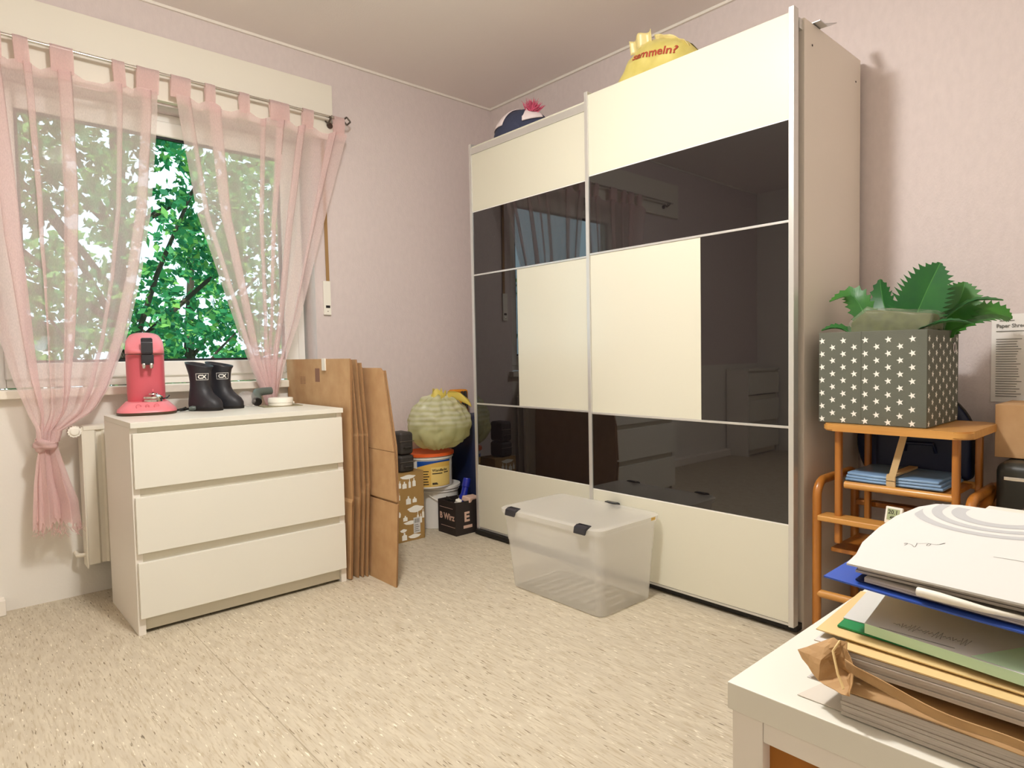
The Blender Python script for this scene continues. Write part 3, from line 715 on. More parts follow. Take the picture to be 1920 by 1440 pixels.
    bm = bmesh.new(); tube(bm, [(-.035, .10, .005), (-.02, .06, .006), (.0, .03, .007), (.02, .01, .012), (.012, -.012, .018), (-.008, -.008, .012), (-.002, .012, .006), (.018, .02, .007), (.03, .0, .014)], .0045, 8); fin('cable', bm, M['black'], c, smooth=True)
    bm = bmesh.new(); tube(bm, [(.026, -.008, .012), (.04, -.012, .014), (.05, -.012, .014)], [.007, .011, .009], 10); fin('plug', bm, M['tube_plastic'], c, smooth=True)
coffee_machine()

def boot(loc, rz, label):
    t = thing('rubber_boot', label, 'boot', loc, rz, 'pair of black rubber boots')
    # sections: height, front (toe, -y), back, half width ; local -y is forward
    S = [(0, -.098, .055, .036), (.012, -.103, .058, .041), (.03, -.103, .058, .043), (.048, -.092, .056, .042), (.064, -.070, .053, .040), (.080, -.052, .050, .038), (.10, -.043, .046, .036), (.13, -.040, .044, .036), (.16, -.043, .048, .038), (.18, -.047, .054, .041), (.200, -.054, .064, .045), (.205, -.055, .065, .0455)]
    def ring(s, inset=0):
        z, f, b, w = s; out = []
        for k in range(32):
            a = 2 * PI * k / 32; c, sn = math.cos(a), math.sin(a)
            cy = (f + b) / 2; ry = (b - f) / 2 - inset
            ex = 2 / 2.3
            out.append(((w - inset) * math.copysign(abs(c) ** ex, c), cy + ry * math.copysign(abs(sn) ** ex, sn), z + .012 * (1 if z > .19 else 0) * sn))
        return out
    bm = bmesh.new(); rings = [[bm.verts.new(v) for v in ring(s)] for s in S]
    rings += [[bm.verts.new(v) for v in ring((z, f, b, w), .004)] for z, f, b, w in (S[-1], S[-3], S[-5], S[-7])]
    for a, b in zip(rings, rings[1:]):
        for k in range(32): bm.faces.new((a[k], a[(k + 1) % 32], b[(k + 1) % 32], b[k]))
    bm.faces.new(rings[0][::-1]); bm.faces.new(rings[-1])
    fin('shaft', bm, M['rubber'], t, smooth='all')
    bm = bmesh.new(); r0 = [bm.verts.new(Vector(v) * 1.03) for v in ring((-.0, -.101, .057, .041))]; r1 = [bm.verts.new((v[0] * 1.03, v[1] * 1.03, v[2])) for v in ring((.012, -.103, .058, .042))]
    for k in range(32): bm.faces.new((r0[k], r0[(k + 1) % 32], r1[(k + 1) % 32], r1[k]))
    bm.faces.new(r0[::-1]); bm.faces.new(r1); fin('sole', bm, M['black'], t, smooth=True)
    return t, S
def boots():
    for loc, rz, lab, fa in (((-1.868, -.285, CT), math.radians(30), 'black boot nearest the coffee machine, logo facing out', 0), ((-1.772, -.235, CT), math.radians(38), 'second black boot, further from the coffee machine', 0)):
        t, S = boot(loc, rz, lab)
        # badge wrapped on the shaft, turned to the room
        ang0 = -PI / 2 - rz + math.radians(-4)
        def wrap(p, d=.0012):
            # p.x = arc length, p.y = height above .155
            z = .150 + p.y
            for (z0, f0, b0, w0), (z1, f1, b1, w1) in zip(S, S[1:]):
                if z0 <= z <= z1:
                    k = (z - z0) / (z1 - z0); f, b, w = f0 + (f1 - f0) * k, b0 + (b1 - b0) * k, w0 + (w1 - w0) * k
            a = ang0 + p.x / .042
            ry = (b - f) / 2; cy = (f + b) / 2; ex = 2 / 2.3
            c, s = math.cos(a), math.sin(a)
            # radial intersection with the superellipse
            q = (abs(c) / w) ** 2.3 + (abs(s) / ry) ** 2.3; r = q ** (-1 / 2.3) + d + p.z
            return Vector((r * c, cy + r * s, z))
        bm = bmesh.new()
        w2, h2, e = .025, .0145, .0018
        for x0, x1, y0, y1 in ((-w2, w2, h2 - e, h2), (-w2, w2, -h2, -h2 + e), (-w2, -w2 + e, -h2 + e, h2 - e), (w2 - e, w2, -h2 + e, h2 - e)):
            grid(bm, 10, 4, lambda u, v: wrap(Vector((x0 + (x1 - x0) * u, y0 + (y1 - y0) * v, 0))))
        fin('logo_border', bm, M['white_print'], t, label='white rectangle around the logo')
        text('logo_lettering', 'CX', .022, M['white_print'], t, Matrix.Translation((-.0165, -.0078, 0)), .0002, warp=lambda c: wrap(c), bold=.0009).__setitem__('label', 'white CX lettering')
boots()

def chest_clutter():
    tag(B('grey_card', (-.085, -.06, 0), (.085, .06, .003), M['grey_sheet'], loc=(-1.545, -.33, CT), rot=(0, 0, math.radians(-6)), bev=0), 'flat grey card under the white tin on the chest', 'card')
    z = CT + .0032
    t = thing('round_tin', 'small white round tin on a grey card', 'tin', (-1.545, -.335, z))
    bm = bmesh.new(); lathe(bm, [(0, 0), (.051, 0), (.053, .003), (.053, .014), (0, .014)], 40); fin('body', bm, M['white_plastic'], t, smooth=True)
    bm = bmesh.new(); lathe(bm, [(0, .0145), (.0545, .0145), (.055, .017), (.0545, .034), (.052, .037), (0, .037)], 40); fin('lid', bm, M['white_plastic'], t, smooth=True)
    B('tab', (.053, -.006, .006), (.062, .006, .016), M['white_plastic'], t, bev=.002)
    t = thing('pipe_elbow', 'grey green plastic pipe piece behind the white tin', 'pipe', (-1.60, -.24, CT))
    bm = bmesh.new(); tube(bm, [(-.025, -.02, .022), (-.022, .0, .048), (-.012, .012, .063), (.012, .016, .068), (.055, .02, .070)], [.021, .022, .022, .019, .018], 16); fin('tube', bm, M['tube_plastic'], t, smooth=True)
    bm = bmesh.new(); tube(bm, [(-.0262, -.030, .020), (-.0262, -.016, .026)], [.0195, .0225], 16); fin('open_end', bm, M['black'], t, smooth=True, label='dark open end')
    bm = bmesh.new(); rnd = random.Random(7)
    def f(u, v):
        a = 2 * PI * u; r = .048 * math.sin(PI * min(.98, .10 + .88 * v)) ** .6
        q = Vector((r * math.cos(a) * 1.05, r * math.sin(a) * .8, .003 + .072 * v))
        k = noise.noise(q * 45) * .012
        return q + Vector((k, noise.noise(q * 60 + Vector((3, 1, 5))) * .008, max(-.002, noise.noise(q * 50) * .006)))
    grid(bm, 30, 14, f, closed_u=True)
    tag(fin('plastic_bag', bm, M['clear_bag'], loc=(-1.668, -.245, CT)), 'crumpled clear plastic bag between boots and pipe', 'bag')
chest_clutter()

# ------------------------------------------------------------------ flattened cartons beside the chest
def cartons():
    def sheet(name, label, pts, thick, mi, creases, extra=None, group='flattened cartons beside the chest'):
        """pts: (y, z, x) corners of the visible face, counter-clockwise; the board has thickness along +x"""
        base = Vector((pts[0][2], pts[0][0], 0))
        t = thing(name, label, 'carton', base, group=group)
        return t, base
    # creased board: rows of (z, x, y_near, y_far)
    def board(t, base, rows, thick, m=M['kraft'], nm='board'):
        bm = bmesh.new()
        fr = [[bm.verts.new(Vector((x + dx, y, z)) - base) for dx in (0, thick) for y in (yn, yf)] for z, x, yn, yf in rows]
        for a, b in zip(fr, fr[1:]):
            bm.faces.new((a[0], a[1], b[1], b[0])).material_index = 0
            bm.faces.new((a[2], b[2], b[3], a[3])).material_index = 0
            bm.faces.new((a[0], b[0], b[2], a[2])).material_index = 1
            bm.faces.new((a[1], a[3], b[3], b[1])).material_index = 1
        for e in (fr[0], fr[-1]): bm.faces.new((e[0], e[1], e[3], e[2])).material_index = 1
        return fin(nm, bm, None, t, mats=[m, M['kraft_edge']])
    # the tall printed carton against the chest side
    base = Vector((-1.392, -.45, 0)); t = thing('flat_carton', 'tall flattened carton with tape and print, next to the chest', 'carton', base, group='flattened cartons beside the chest')
    board(t, base, [(.005, -1.396, -.70, -.06), (.36, -1.400, -.735, -.05), (.375, -1.394, -.735, -.05), (1.01, -1.392, -.742, -.02)], .005)
    board(t, base, [(.0, -1.389, -.69, -.08), (.37, -1.386, -.722, -.06), (1.005, -1.384, -.735, -.03)], .005, nm='rear_board')
    bm = bmesh.new(); prism(bm, [(-.735, .36), (-.70, .005), (-.66, .0), (-.70, .33)], -1.402, -1.399, 'x')
    bmesh.ops.translate(bm, verts=bm.verts[:], vec=-base); fin('torn_flap', bm, M['kraft'], t)
    B('tape', (-.0075, -.04, .955), (-.0005, -.005, 1.013), M['tape'], t, bev=.001, label='strip of pale tape over the top edge', loc=(0, -.01, 0))
    B('grey_label', (-.0012, .025, .90), (.0, .075, .965), M['kraft_dark'], t, bev=0, label='greyish printed square', loc=(0, .0, 0))
    for y, h in ((.20, .09), (.235, .085)):
        text('print', 'FRAGILE' if False else '|||||', .03, M['kraft_dark'], t, frame((-.0006, y, .885), (0, 0, 1), (0, 1, 0)), .0002)
    # three more flat boards whose edges fan out
    for k, (x, yn, zt) in enumerate(((-1.372, -.742, 1.0), (-1.352, -.75, 1.005), (-1.334, -.758, .99))):
        base = Vector((x, -.45, 0)); t = thing('flat_carton', ['flattened carton, second board from the chest', 'flattened carton, third board from the chest', 'flattened carton, fourth board, bent flap edges showing'][k], 'carton', base, group='flattened cartons beside the chest')
        zc = .37 + .03 * k
        board(t, base, [(.002, x + .010, yn + .045, -.10), (zc, x + .004, yn - .005, -.09), (zc + .012, x + .0065, yn - .002, -.09), (.66, x + .001, yn - .01, -.08), (.67, x + .003, yn - .006, -.08), (zt, x - .005, yn + .02, -.06)], .005)
        board(t, base, [(.0, x + .017, yn + .06, -.10), (zc + .01, x + .013, yn + .004, -.09), (zt - .02, x + .004, yn + .03, -.06)], .004, nm='rear_board')
    # the nearest loose carton, turned a little to the room
    base = Vector((-1.30, -.80, 0)); t = thing('flat_carton', 'loose flattened carton nearest the room, creased twice', 'carton', base, group='flattened cartons beside the chest')
    board(t, base, [(.0, -1.304, -.938, -.69), (.375, -1.304, -.972, -.69)], .006, nm='lower_flap')
    board(t, base, [(.385, -1.306, -.968, -.69), (.60, -1.306, -.955, -.685)], .006, nm='board')
    board(t, base, [(.602, -1.306, -.953, -.685), (.945, -1.300, -.872, -.64), (.966, -1.299, -.84, -.62)], .006, nm='upper_flap')
    board(t, base, [(.0, -1.297, -.93, -.69), (.40, -1.297, -.965, -.69), (.62, -1.294, -.955, -.685), (.955, -1.290, -.868, -.62)], .005, nm='rear_board')
    B('tape', (-.0016, -.060, .80), (-.0004, -.040, .90), M['tape'], t, bev=0, label='short pale tape', loc=(-.001, 0, 0), rot=(math.radians(12), 0, 0)) if False else None
cartons()

# ------------------------------------------------------------------ corner between chest and wardrobe
def corner():
    t = thing('shipping_box', 'brown shipping box printed with white bottles and sprayers', 'box', (-.870, -.265, 0))
    X, Y, H = .083, .075, .378
    B('body', (-X, -Y, 0), (X, Y, H - .001), M['brownbox'], t, bev=.002)
    B('top_flap', (-X, -Y, H - .001), (X, -.002, H + .003), M['brownbox'], t, bev=.001); B('top_flap', (-X, .002, H - .001), (X, Y, H + .003), M['brownbox'], t, bev=.001)
    bm = bmesh.new(); y = -Y - .0006
    def P(pts): prism(bm, pts, y, y + .0004, 'y')
    def bottle(x, z, w, h): P([(x, z), (x + w, z), (x + w, z + h * .62), (x + w * .65, z + h * .75), (x + w * .65, z + h), (x + w * .35, z + h), (x + w * .35, z + h * .75), (x, z + h * .62)])
    def cloud(x, z, w, h): P([(x + w * (.5 + .5 * math.cos(a) * (1 + .12 * math.sin(5 * a))), z + h * (.5 + .5 * math.sin(a) * (1 + .1 * math.cos(4 * a)))) for a in [2 * PI * k / 24 for k in range(24)]])
    for x, z, w, h in ((-.072, .30, .014, .04), (-.05, .295, .026, .038), (-.012, .295, .014, .05), (.012, .30, .02, .045), (-.03, .205, .03, .045), (.01, .21, .026, .03), (-.078, .235, .012, .04), (.035, .085, .012, .075), (.052, .09, .014, .05), (.068, .115, .012, .05), (-.06, .01, .03, .042), (-.05, .115, .026, .03)): bottle(x, z, w, h)
    for x, z, w, h in ((-.06, .345, .09, .022), (-.02, .155, .095, .036), (-.045, .092, .08, .02), (-.07, .055, .04, .018), (-.02, .012, .075, .022), (-.078, .14, .014, .03)): cloud(x, z, w, h)
    pr = fin('white_print', bm, M['white_print'], t, label='white bottle pictograms'); pr['kind'] = 'stuff'
    B('address_label', (.012, -Y - .002, .038), (.054, -Y - .0008, .125), M['paper'], t, bev=0, label='white barcode label')
    bm = bmesh.new()
    for k in range(8): box(bm, (.016 + k * .0042, -Y - .0026, .095), (.016 + k * .0042 + .0012 + .001 * (k % 3), -Y - .0021, .118))
    for k in range(4): box(bm, (.017, -Y - .0026, .048 + k * .011), (.047 - .006 * (k % 2), -Y - .0021, .052 + k * .011))
    fin('barcode', bm, M['ink_grey'], t)
    # black cases on the box
    for k, (z0, w, h, lab) in enumerate(((.3815, .09, .095, 'soft black case lying on the printed box'), (.478, .085, .125, 'soft black case, upper of two on the printed box'))):
        t = thing('black_case', lab, 'case', (-.885, -.28, z0))
        B('body', (-w / 2, -.06, 0), (w / 2, .06, h), M['blackbag'], t, bev=.018, seg=4)
        bm = bmesh.new(); zz = h * .6
        tube(bm, [(-w / 2 - .001, -.062, zz), (w / 2 + .001, -.062, zz)], .002, 6); fin('zip', bm, M['iron'], t)
        bm = bmesh.new(); tube(bm, [(-.02, -.061, h * .3), (-.018, -.07, h * .34), (.018, -.07, h * .34), (.02, -.061, h * .3)], .004, 6); fin('handle', bm, M['blackbag'], t, smooth=True)
    # buckets
    def bucket(loc, r0, r1, h, label, lid):
        t = thing('paint_bucket', label, 'bucket', loc, group='paint buckets in the corner')
        bm = bmesh.new(); lathe(bm, [(0, 0), (r0 - .004, 0), (r0, .004), (r1 - .004, h - .03), (r1 + .002, h - .028), (r1 + .002, h - .018), (r1 - .002, h - .016), (r1 - .002, h - .002), (0, h - .002)], 48); fin('body', bm, M['bucket'], t, smooth=True)
        bm = bmesh.new(); lathe(bm, [(0, h - .001), (r1 + .005, h - .001), (r1 + .006, h - .012), (r1 + .008, h - .012), (r1 + .008, h + .004), (r1 - .006, h + .006), (r1 - .012, h + .001), (0, h + .001)], 48); fin('lid', bm, M['orange'] if lid else M['bucket'], t, smooth=True, label='orange lid' if lid else None)
        bm = bmesh.new(); tube(bm, [((r1 + .006) * math.cos(a), (r1 + .006) * math.sin(a), h - .03 - .09 * abs(math.sin((a + 2.6)))) for a in [-2.6 + 3.1 * k / 20 for k in range(21)]], .0022, 6) if not lid else None
        if not lid: fin('handle', bm, M['white_plastic'], t, smooth=True)
        return t
    t = bucket((-.575, -.142, 0), .119, .131, .245, 'lower white paint bucket behind the black box', False)
    zb = .252; t = bucket((-.640, -.160, zb), .134, .141, .198, 'upper paint bucket with orange lid and yellow label', True)
    def onb(a, z, d=.0008):                      # a: angle, z height
        r = .134 + (.138 - .134) * z / .17 + d
        return Vector((r * math.cos(a), r * math.sin(a), z))
    a0, a1 = math.radians(-150), math.radians(-62)
    bm = bmesh.new(); grid(bm, 30, 4, lambda u, v: onb(a0 + (a1 - a0) * u, .012 + .148 * v * 1)); fin('label', bm, M['label_yellow'], t, smooth='all', label='yellow paint label')
    bm = bmesh.new(); grid(bm, 30, 6, lambda u, v: onb(a0 + (a1 - a0) * u, (.128 + .012 * math.sin(3.0 * u) + .02 * u) * (1 - v) + .162 * v, .0014)); fin('label_band', bm, M['label_blue'], t, smooth='all', label='blue wave on the label')
    bm = bmesh.new(); grid(bm, 16, 4, lambda u, v: onb(math.radians(-117) + math.radians(52) * u, .016 + .108 * v, .0014)); fin('label_panel', bm, M['label_pale'], t, smooth='all')
    def wrapb(c): return onb(math.radians(-114) + c.x / .138, .100 + c.y, .002 + c.z)
    text('label_lettering', 'Wandfarbe', .021, M['ink'], t, Matrix.Identity(4), .0002, warp=wrapb, bold=.0004)
    bm = bmesh.new(); rnd = random.Random(2)
    for aa, ww, zz in [(-106, 18, .10), (-106, 16, .085), (-106, 19, .07), (-106, 15, .055), (-106, 17, .04), (-106, 18, .025), (-80, 26, .085), (-80, 12, .03), (-80, 14, .024), (-50, 14, .088)]:
        grid(bm, 8, 2, lambda u, v: onb(math.radians(aa - 34 + ww * u), zz + .0055 * v, .0022))
    fin('label_small_print', bm, M['ink'], t)
    # striped bag on the buckets
    t = thing('striped_bag', 'bulging yellow green striped plastic bag on the paint buckets', 'bag', (-.612, -.245, .622))
    bm = bmesh.new()
    def f(u, v):
        a = 2 * PI * u; ph = -PI / 2 + PI * v
        rr = .92 + .10 * noise.noise(Vector((math.cos(a) * 1.6, math.sin(a) * 1.6, v * 3)))
        cz = math.sin(ph)
        sq = abs(math.cos(ph)) ** .72
        q = Vector((.205 * sq * math.cos(a), .172 * sq * math.sin(a), .150 * cz)) * rr
        if cz > .75: q.z += (cz - .75) * .09
        q.z = max(q.z, -.152) - .03 * min(1, max(0, (q.x - .10) / .05)) * (1 if cz < -.3 else 0)
        k = noise.noise(q * 30 + Vector((4, 2, 7))) * .010 + noise.noise(Vector((a * 5, v * 2, 1.3))) * .012 * (1 - abs(v - .5)) * (1.4 if cz < -.2 or cz > .5 else .6)
        return q + q.normalized() * k
    grid(bm, 90, 60, f, closed_u=True); fin('film', bm, M['stripe'], t, smooth='all')
    bm = bmesh.new()
    def tie(u, v):
        w = .022 + .012 * math.sin(PI * u); s = (v - .5) * w * 2
        return (.015 + .115 * u, -.075 - .055 * u + .012 * math.sin(5 * u + 3 * v), .170 - .055 * u * u + s * .8 + .006 * math.sin(9 * v + 4 * u))
    grid(bm, 16, 7, tie); grid(bm, 12, 6, lambda u, v: (.01 - .05 * u, -.06 - .02 * u, .165 + .03 * v - .03 * u + .006 * math.sin(8 * u))); solid(fin('drawstring', bm, M['yellow_tie'], t, smooth='all', label='pale yellow tied drawstring'), .0015)
    bm = bmesh.new()
    grid(bm, 40, 8, lambda u, v: (.045 * math.cos(2 * PI * u) * (1 - .4 * v) - .01 + .012 * math.sin(6 * PI * u) * v, .045 * math.sin(2 * PI * u) * (1 - .4 * v), .150 + .045 * v + .012 * math.sin(10 * PI * u) * v), closed_u=True)
    fin('gathered_neck', bm, M['yellow_tie'], t, smooth='all')
    # box with bits of gear
    t = thing('beer_box', 'open dark brown printed box holding a blue bottle and cables', 'box', (-.585, -.369, 0))
    a, b, H = .074, .09, .190
    for nm, p, q in (('wall_panel', (-a, -b, 0), (a, -b + .004, H)), ('wall_panel', (-a, b - .004, 0), (a, b, H)), ('wall_panel', (-a, -b + .004, 0), (-a + .004, b - .004, H)), ('wall_panel', (a - .004, -b + .004, 0), (a, b - .004, H))):
        B(nm, p, q, M['blackbrown'], t, bev=.0008)
    B('bottom_panel', (-a + .004, -b + .004, 0), (a - .004, b - .004, .004), M['blackbrown'], t, bev=0)
    text('lettering', 'B Wirz', .050, M['pale_pink_print'], t, frame((-a - .0005, b - .018, .085), (0, -1, 0), (0, 0, 1)), .0002, bold=.0016)
    text('lettering', 'E', .075, M['pale_pink_print'], t, frame((-a + .055, -b - .0005, .075), (1, 0, 0), (0, 0, 1)), .0002, bold=.003)
    bm = bmesh.new(); box(bm, (-a - .0008, -b + .01, .045), (-a - .0002, b - .03, .047)); box(bm, (-a - .0008, -b + .03, .150), (-a - .0002, b - .02, .152)); box(bm, (-a + .05, -b - .0008, .035), (-a + .11, -b - .0002, .052)); fin('printed_lines', bm, M['pale_pink_print'], t)
    t = thing('blue_bottle', 'blue plastic bottle leaning in the dark printed box', 'bottle', (-.555, -.36, .01))
    bm = bmesh.new(); lathe(bm, [(0, 0), (.032, 0), (.036, .006), (.036, .13), (.03, .165), (.02, .195), (.019, .235), (0, .237)], 24); fin('body', bm, M['blue_bottle'], t, smooth=True, rot=(0, math.radians(16), 0), loc=(-.03, 0, .012))
    bm = bmesh.new(); lathe(bm, [(0, 0), (.023, 0), (.023, .045), (.02, .05), (0, .05)], 20); fin('cap', bm, M['blue_bottle'], t, smooth=True, rot=(0, math.radians(16), 0), loc=(.035, 0, .240))
    bm = bmesh.new(); rnd = random.Random(1)
    pts = [(.0, .0, .09)] + [(rnd.uniform(-.028, .03), rnd.uniform(-.05, .05), .145 + rnd.uniform(0, .055)) for _ in range(9)]
    tube(bm, pts, .0035, 6); o1 = fin('cable', bm, M['black'], smooth=True, loc=(-.615, -.37, .02)); tag(o1, 'tangled black cable in the dark printed box', 'cable')
    bm = bmesh.new(); tube(bm, [(0, 0, 0), (-.018, .004, .06), (-.005, -.02, .09), (.012, -.03, .05), (.01, -.02, .0)], .004, 8); tag(fin('white_cable', bm, M['white_plastic'], smooth=True, loc=(-.605, -.40, .115)), 'white cable loop in the dark printed box', 'cable')
    bm = bmesh.new(); lathe(bm, [(0, 0), (.017, 0), (.018, .004), (.018, .012), (0, .014)], 20); tag(fin('plastic_disc', bm, M['white_plastic'], smooth=True, loc=(-.627, -.44, .188), rot=(.3, 0, 0)), 'small round white plastic disc at the corner of the dark printed box', 'disc')
    bm = bmesh.new(); box(bm, (-.05, -.03, 0), (.05, .03, .03), .006); tag(fin('paper_packet', bm, M['pale_pink_print'], loc=(-.53, -.42, .175), rot=(.2, .1, .3)), 'pale paper packet at the rim of the dark printed box', 'packet')
    # navy bag and orange bag behind
    t = thing('navy_bag', 'dark navy bag wedged beside the buckets behind the wardrobe', 'bag', (-.275, -.16, 0))
    bm = bmesh.new(); box(bm, (-.135, -.13, 0), (.15, .13, .65), .05, 4); bmesh.ops.subdivide_edges(bm, edges=bm.edges[:], cuts=2, use_grid_fill=True)
    for v in bm.verts: v.co += Vector((noise.noise(v.co * 7), noise.noise(v.co * 7 + Vector((9, 0, 0))), 0)) * .012
    fin('body', bm, M['navy'], t, smooth='all')
    bm = bmesh.new(); tube(bm, [(-.06, -.135, .50), (-.06, -.15, .60), (-.03, -.15, .65), (.03, -.15, .65), (.06, -.15, .60), (.06, -.135, .50)], .008, 8); fin('handle', bm, M['navy'], t, smooth=True)
    t = thing('orange_pouch', 'orange pouch with black strap behind the striped bag', 'pouch', (-.365, -.078, .655))
    B('body', (-.05, -.04, 0), (.055, .04, .15), M['strap_orange'], t, bev=.015, seg=3)
    bm = bmesh.new(); tube(bm, [(.0, -.042, .14), (.012, -.05, .09), (.0, -.046, .05)], .009, 8); tube(bm, [(.025, -.042, .14), (.03, -.05, .08), (.028, -.046, .03)], .01, 8); fin('strap', bm, M['blackbag'], t, smooth=True, label='black strap')
corner()

# ------------------------------------------------------------------ clear storage box
def clear_box():
    t = thing('storage_box', 'empty frosted clear storage box with lid and black clips on the floor', 'storage box', (-.79, -1.56, 0))
    bx0, bx1, by0, by1 = -.150, .158, -.270, .266
    tx0, tx1, ty0, ty1 = -.178, .180, -.288, .292; H = .335
    def ring(s, z, ins=0, n=8):
        x0, x1 = bx0 + (tx0 - bx0) * s + ins, bx1 + (tx1 - bx1) * s - ins; y0, y1 = by0 + (ty0 - by0) * s + ins, by1 + (ty1 - by1) * s - ins
        r = .035 - ins * .5; out = []
        for cx, cy, a0 in ((x1 - r, y1 - r, 0), (x0 + r, y1 - r, PI / 2), (x0 + r, y0 + r, PI), (x1 - r, y0 + r, 3 * PI / 2)):
            for k in range(n): a = a0 + PI / 2 * k / (n - 1); out.append((cx + r * math.cos(a), cy + r * math.sin(a), z))
        return out
    def shell(bm, secs, caps=(True, True)):
        R = [[bm.verts.new(v) for v in s] for s in secs]; n = len(R[0])
        for a, b in zip(R, R[1:]):
            for k in range(n): bm.faces.new((a[k], a[(k + 1) % n], b[(k + 1) % n], b[k]))
        if caps[0]: bm.faces.new(R[0][::-1])
        if caps[1]: bm.faces.new(R[-1])
    bm = bmesh.new(); shell(bm, [ring(0, 0, .008), ring(0, .006, 0), ring(.06, .02), ring(.62, .21), ring(.63, .214, -.002), ring(1, H - .01), ring(1.03, H - .008, -.006), ring(1.03, H, -.006)], (True, False))
    fin('tub', bm, M['box_clear'], t, smooth=True)
    # feet ridge and base grid
    bm = bmesh.new()
    for k in range(9):
        y = by0 + .05 + (by1 - by0 - .1) * k / 8; box(bm, (bx0 + .03, y - .002, .004), (bx1 - .03, y + .002, .012))
    fin('base_ribs', bm, M['box_clear'], t)
    bm = bmesh.new(); shell(bm, [ring(1.03, H, -.012), ring(1.03, H + .014, -.012), ring(1.0, H + .019, -.004), ring(1.0, H + .019, .012), ring(1.0, H + .012, .020), ring(1.0, H + .012, .06)], (False, True))
    fin('lid', bm, M['lid_clear'], t, smooth=True)
    rnd = random.Random(6); bm = bmesh.new()
    for k in range(420):
        side = rnd.random()
        u, w = rnd.uniform(-1, 1), rnd.random() ** 2.2 * .05
        x, y = ((bx0 + .012 + w) if rnd.random() < .6 else (bx1 - .012 - w), by0 + .02 + (by1 - by0 - .04) * (u + 1) / 2) if side < .65 else (bx0 + .02 + (bx1 - bx0 - .04) * (u + 1) / 2, by0 + .012 + w)
        q = rnd.uniform(.0012, .004); z = .008 + rnd.random() * .012 * (1 - w / .05)
        bmesh.ops.create_cone(bm, segments=3, radius1=q, radius2=0, depth=q * 1.6, cap_ends=True, matrix=Matrix.Translation((x, y, z)) @ Euler((rnd.uniform(0, 3), rnd.uniform(0, 3), 0)).to_matrix().to_4x4())
    cr = fin('crumbs', bm, M['grey_sheet'], loc=(-.79, -1.56, 0)); tag(cr, 'brownish crumbs scattered along the bottom inside the clear box', 'crumbs'); cr['kind'] = 'stuff'
    def clip(x, y, s, lab=None):
        bm = bmesh.new()
        pr = [(0, .0), (-.012, -.003), (-.015, -.018), (-.021, -.021), (-.021, -.015), (-.017, .004), (-.004, .011), (.016, .011), (.018, .007), (.004, .005)]
        prism(bm, [(p * s, z) for p, z in pr], -.031, .031, 'y'); bmesh.ops.bevel(bm, geom=bm.edges[:], offset=.0012, segments=1, affect='EDGES')
        fin('clip', bm, M['dark_plastic'], t, loc=(x, y, H + .016), label='black clip')
    clip(tx0 - .008, .205, 1); clip(tx0 - .008, -.212, 1); clip(tx1 + .006, -.03, -1)
    B('sticker', (tx1 - .06, ty0 - .0135, H + .0), (tx1 - .035, ty0 - .0125, H + .012), M['label_yellow'], t, bev=0, label='small yellow sticker')
clear_box()

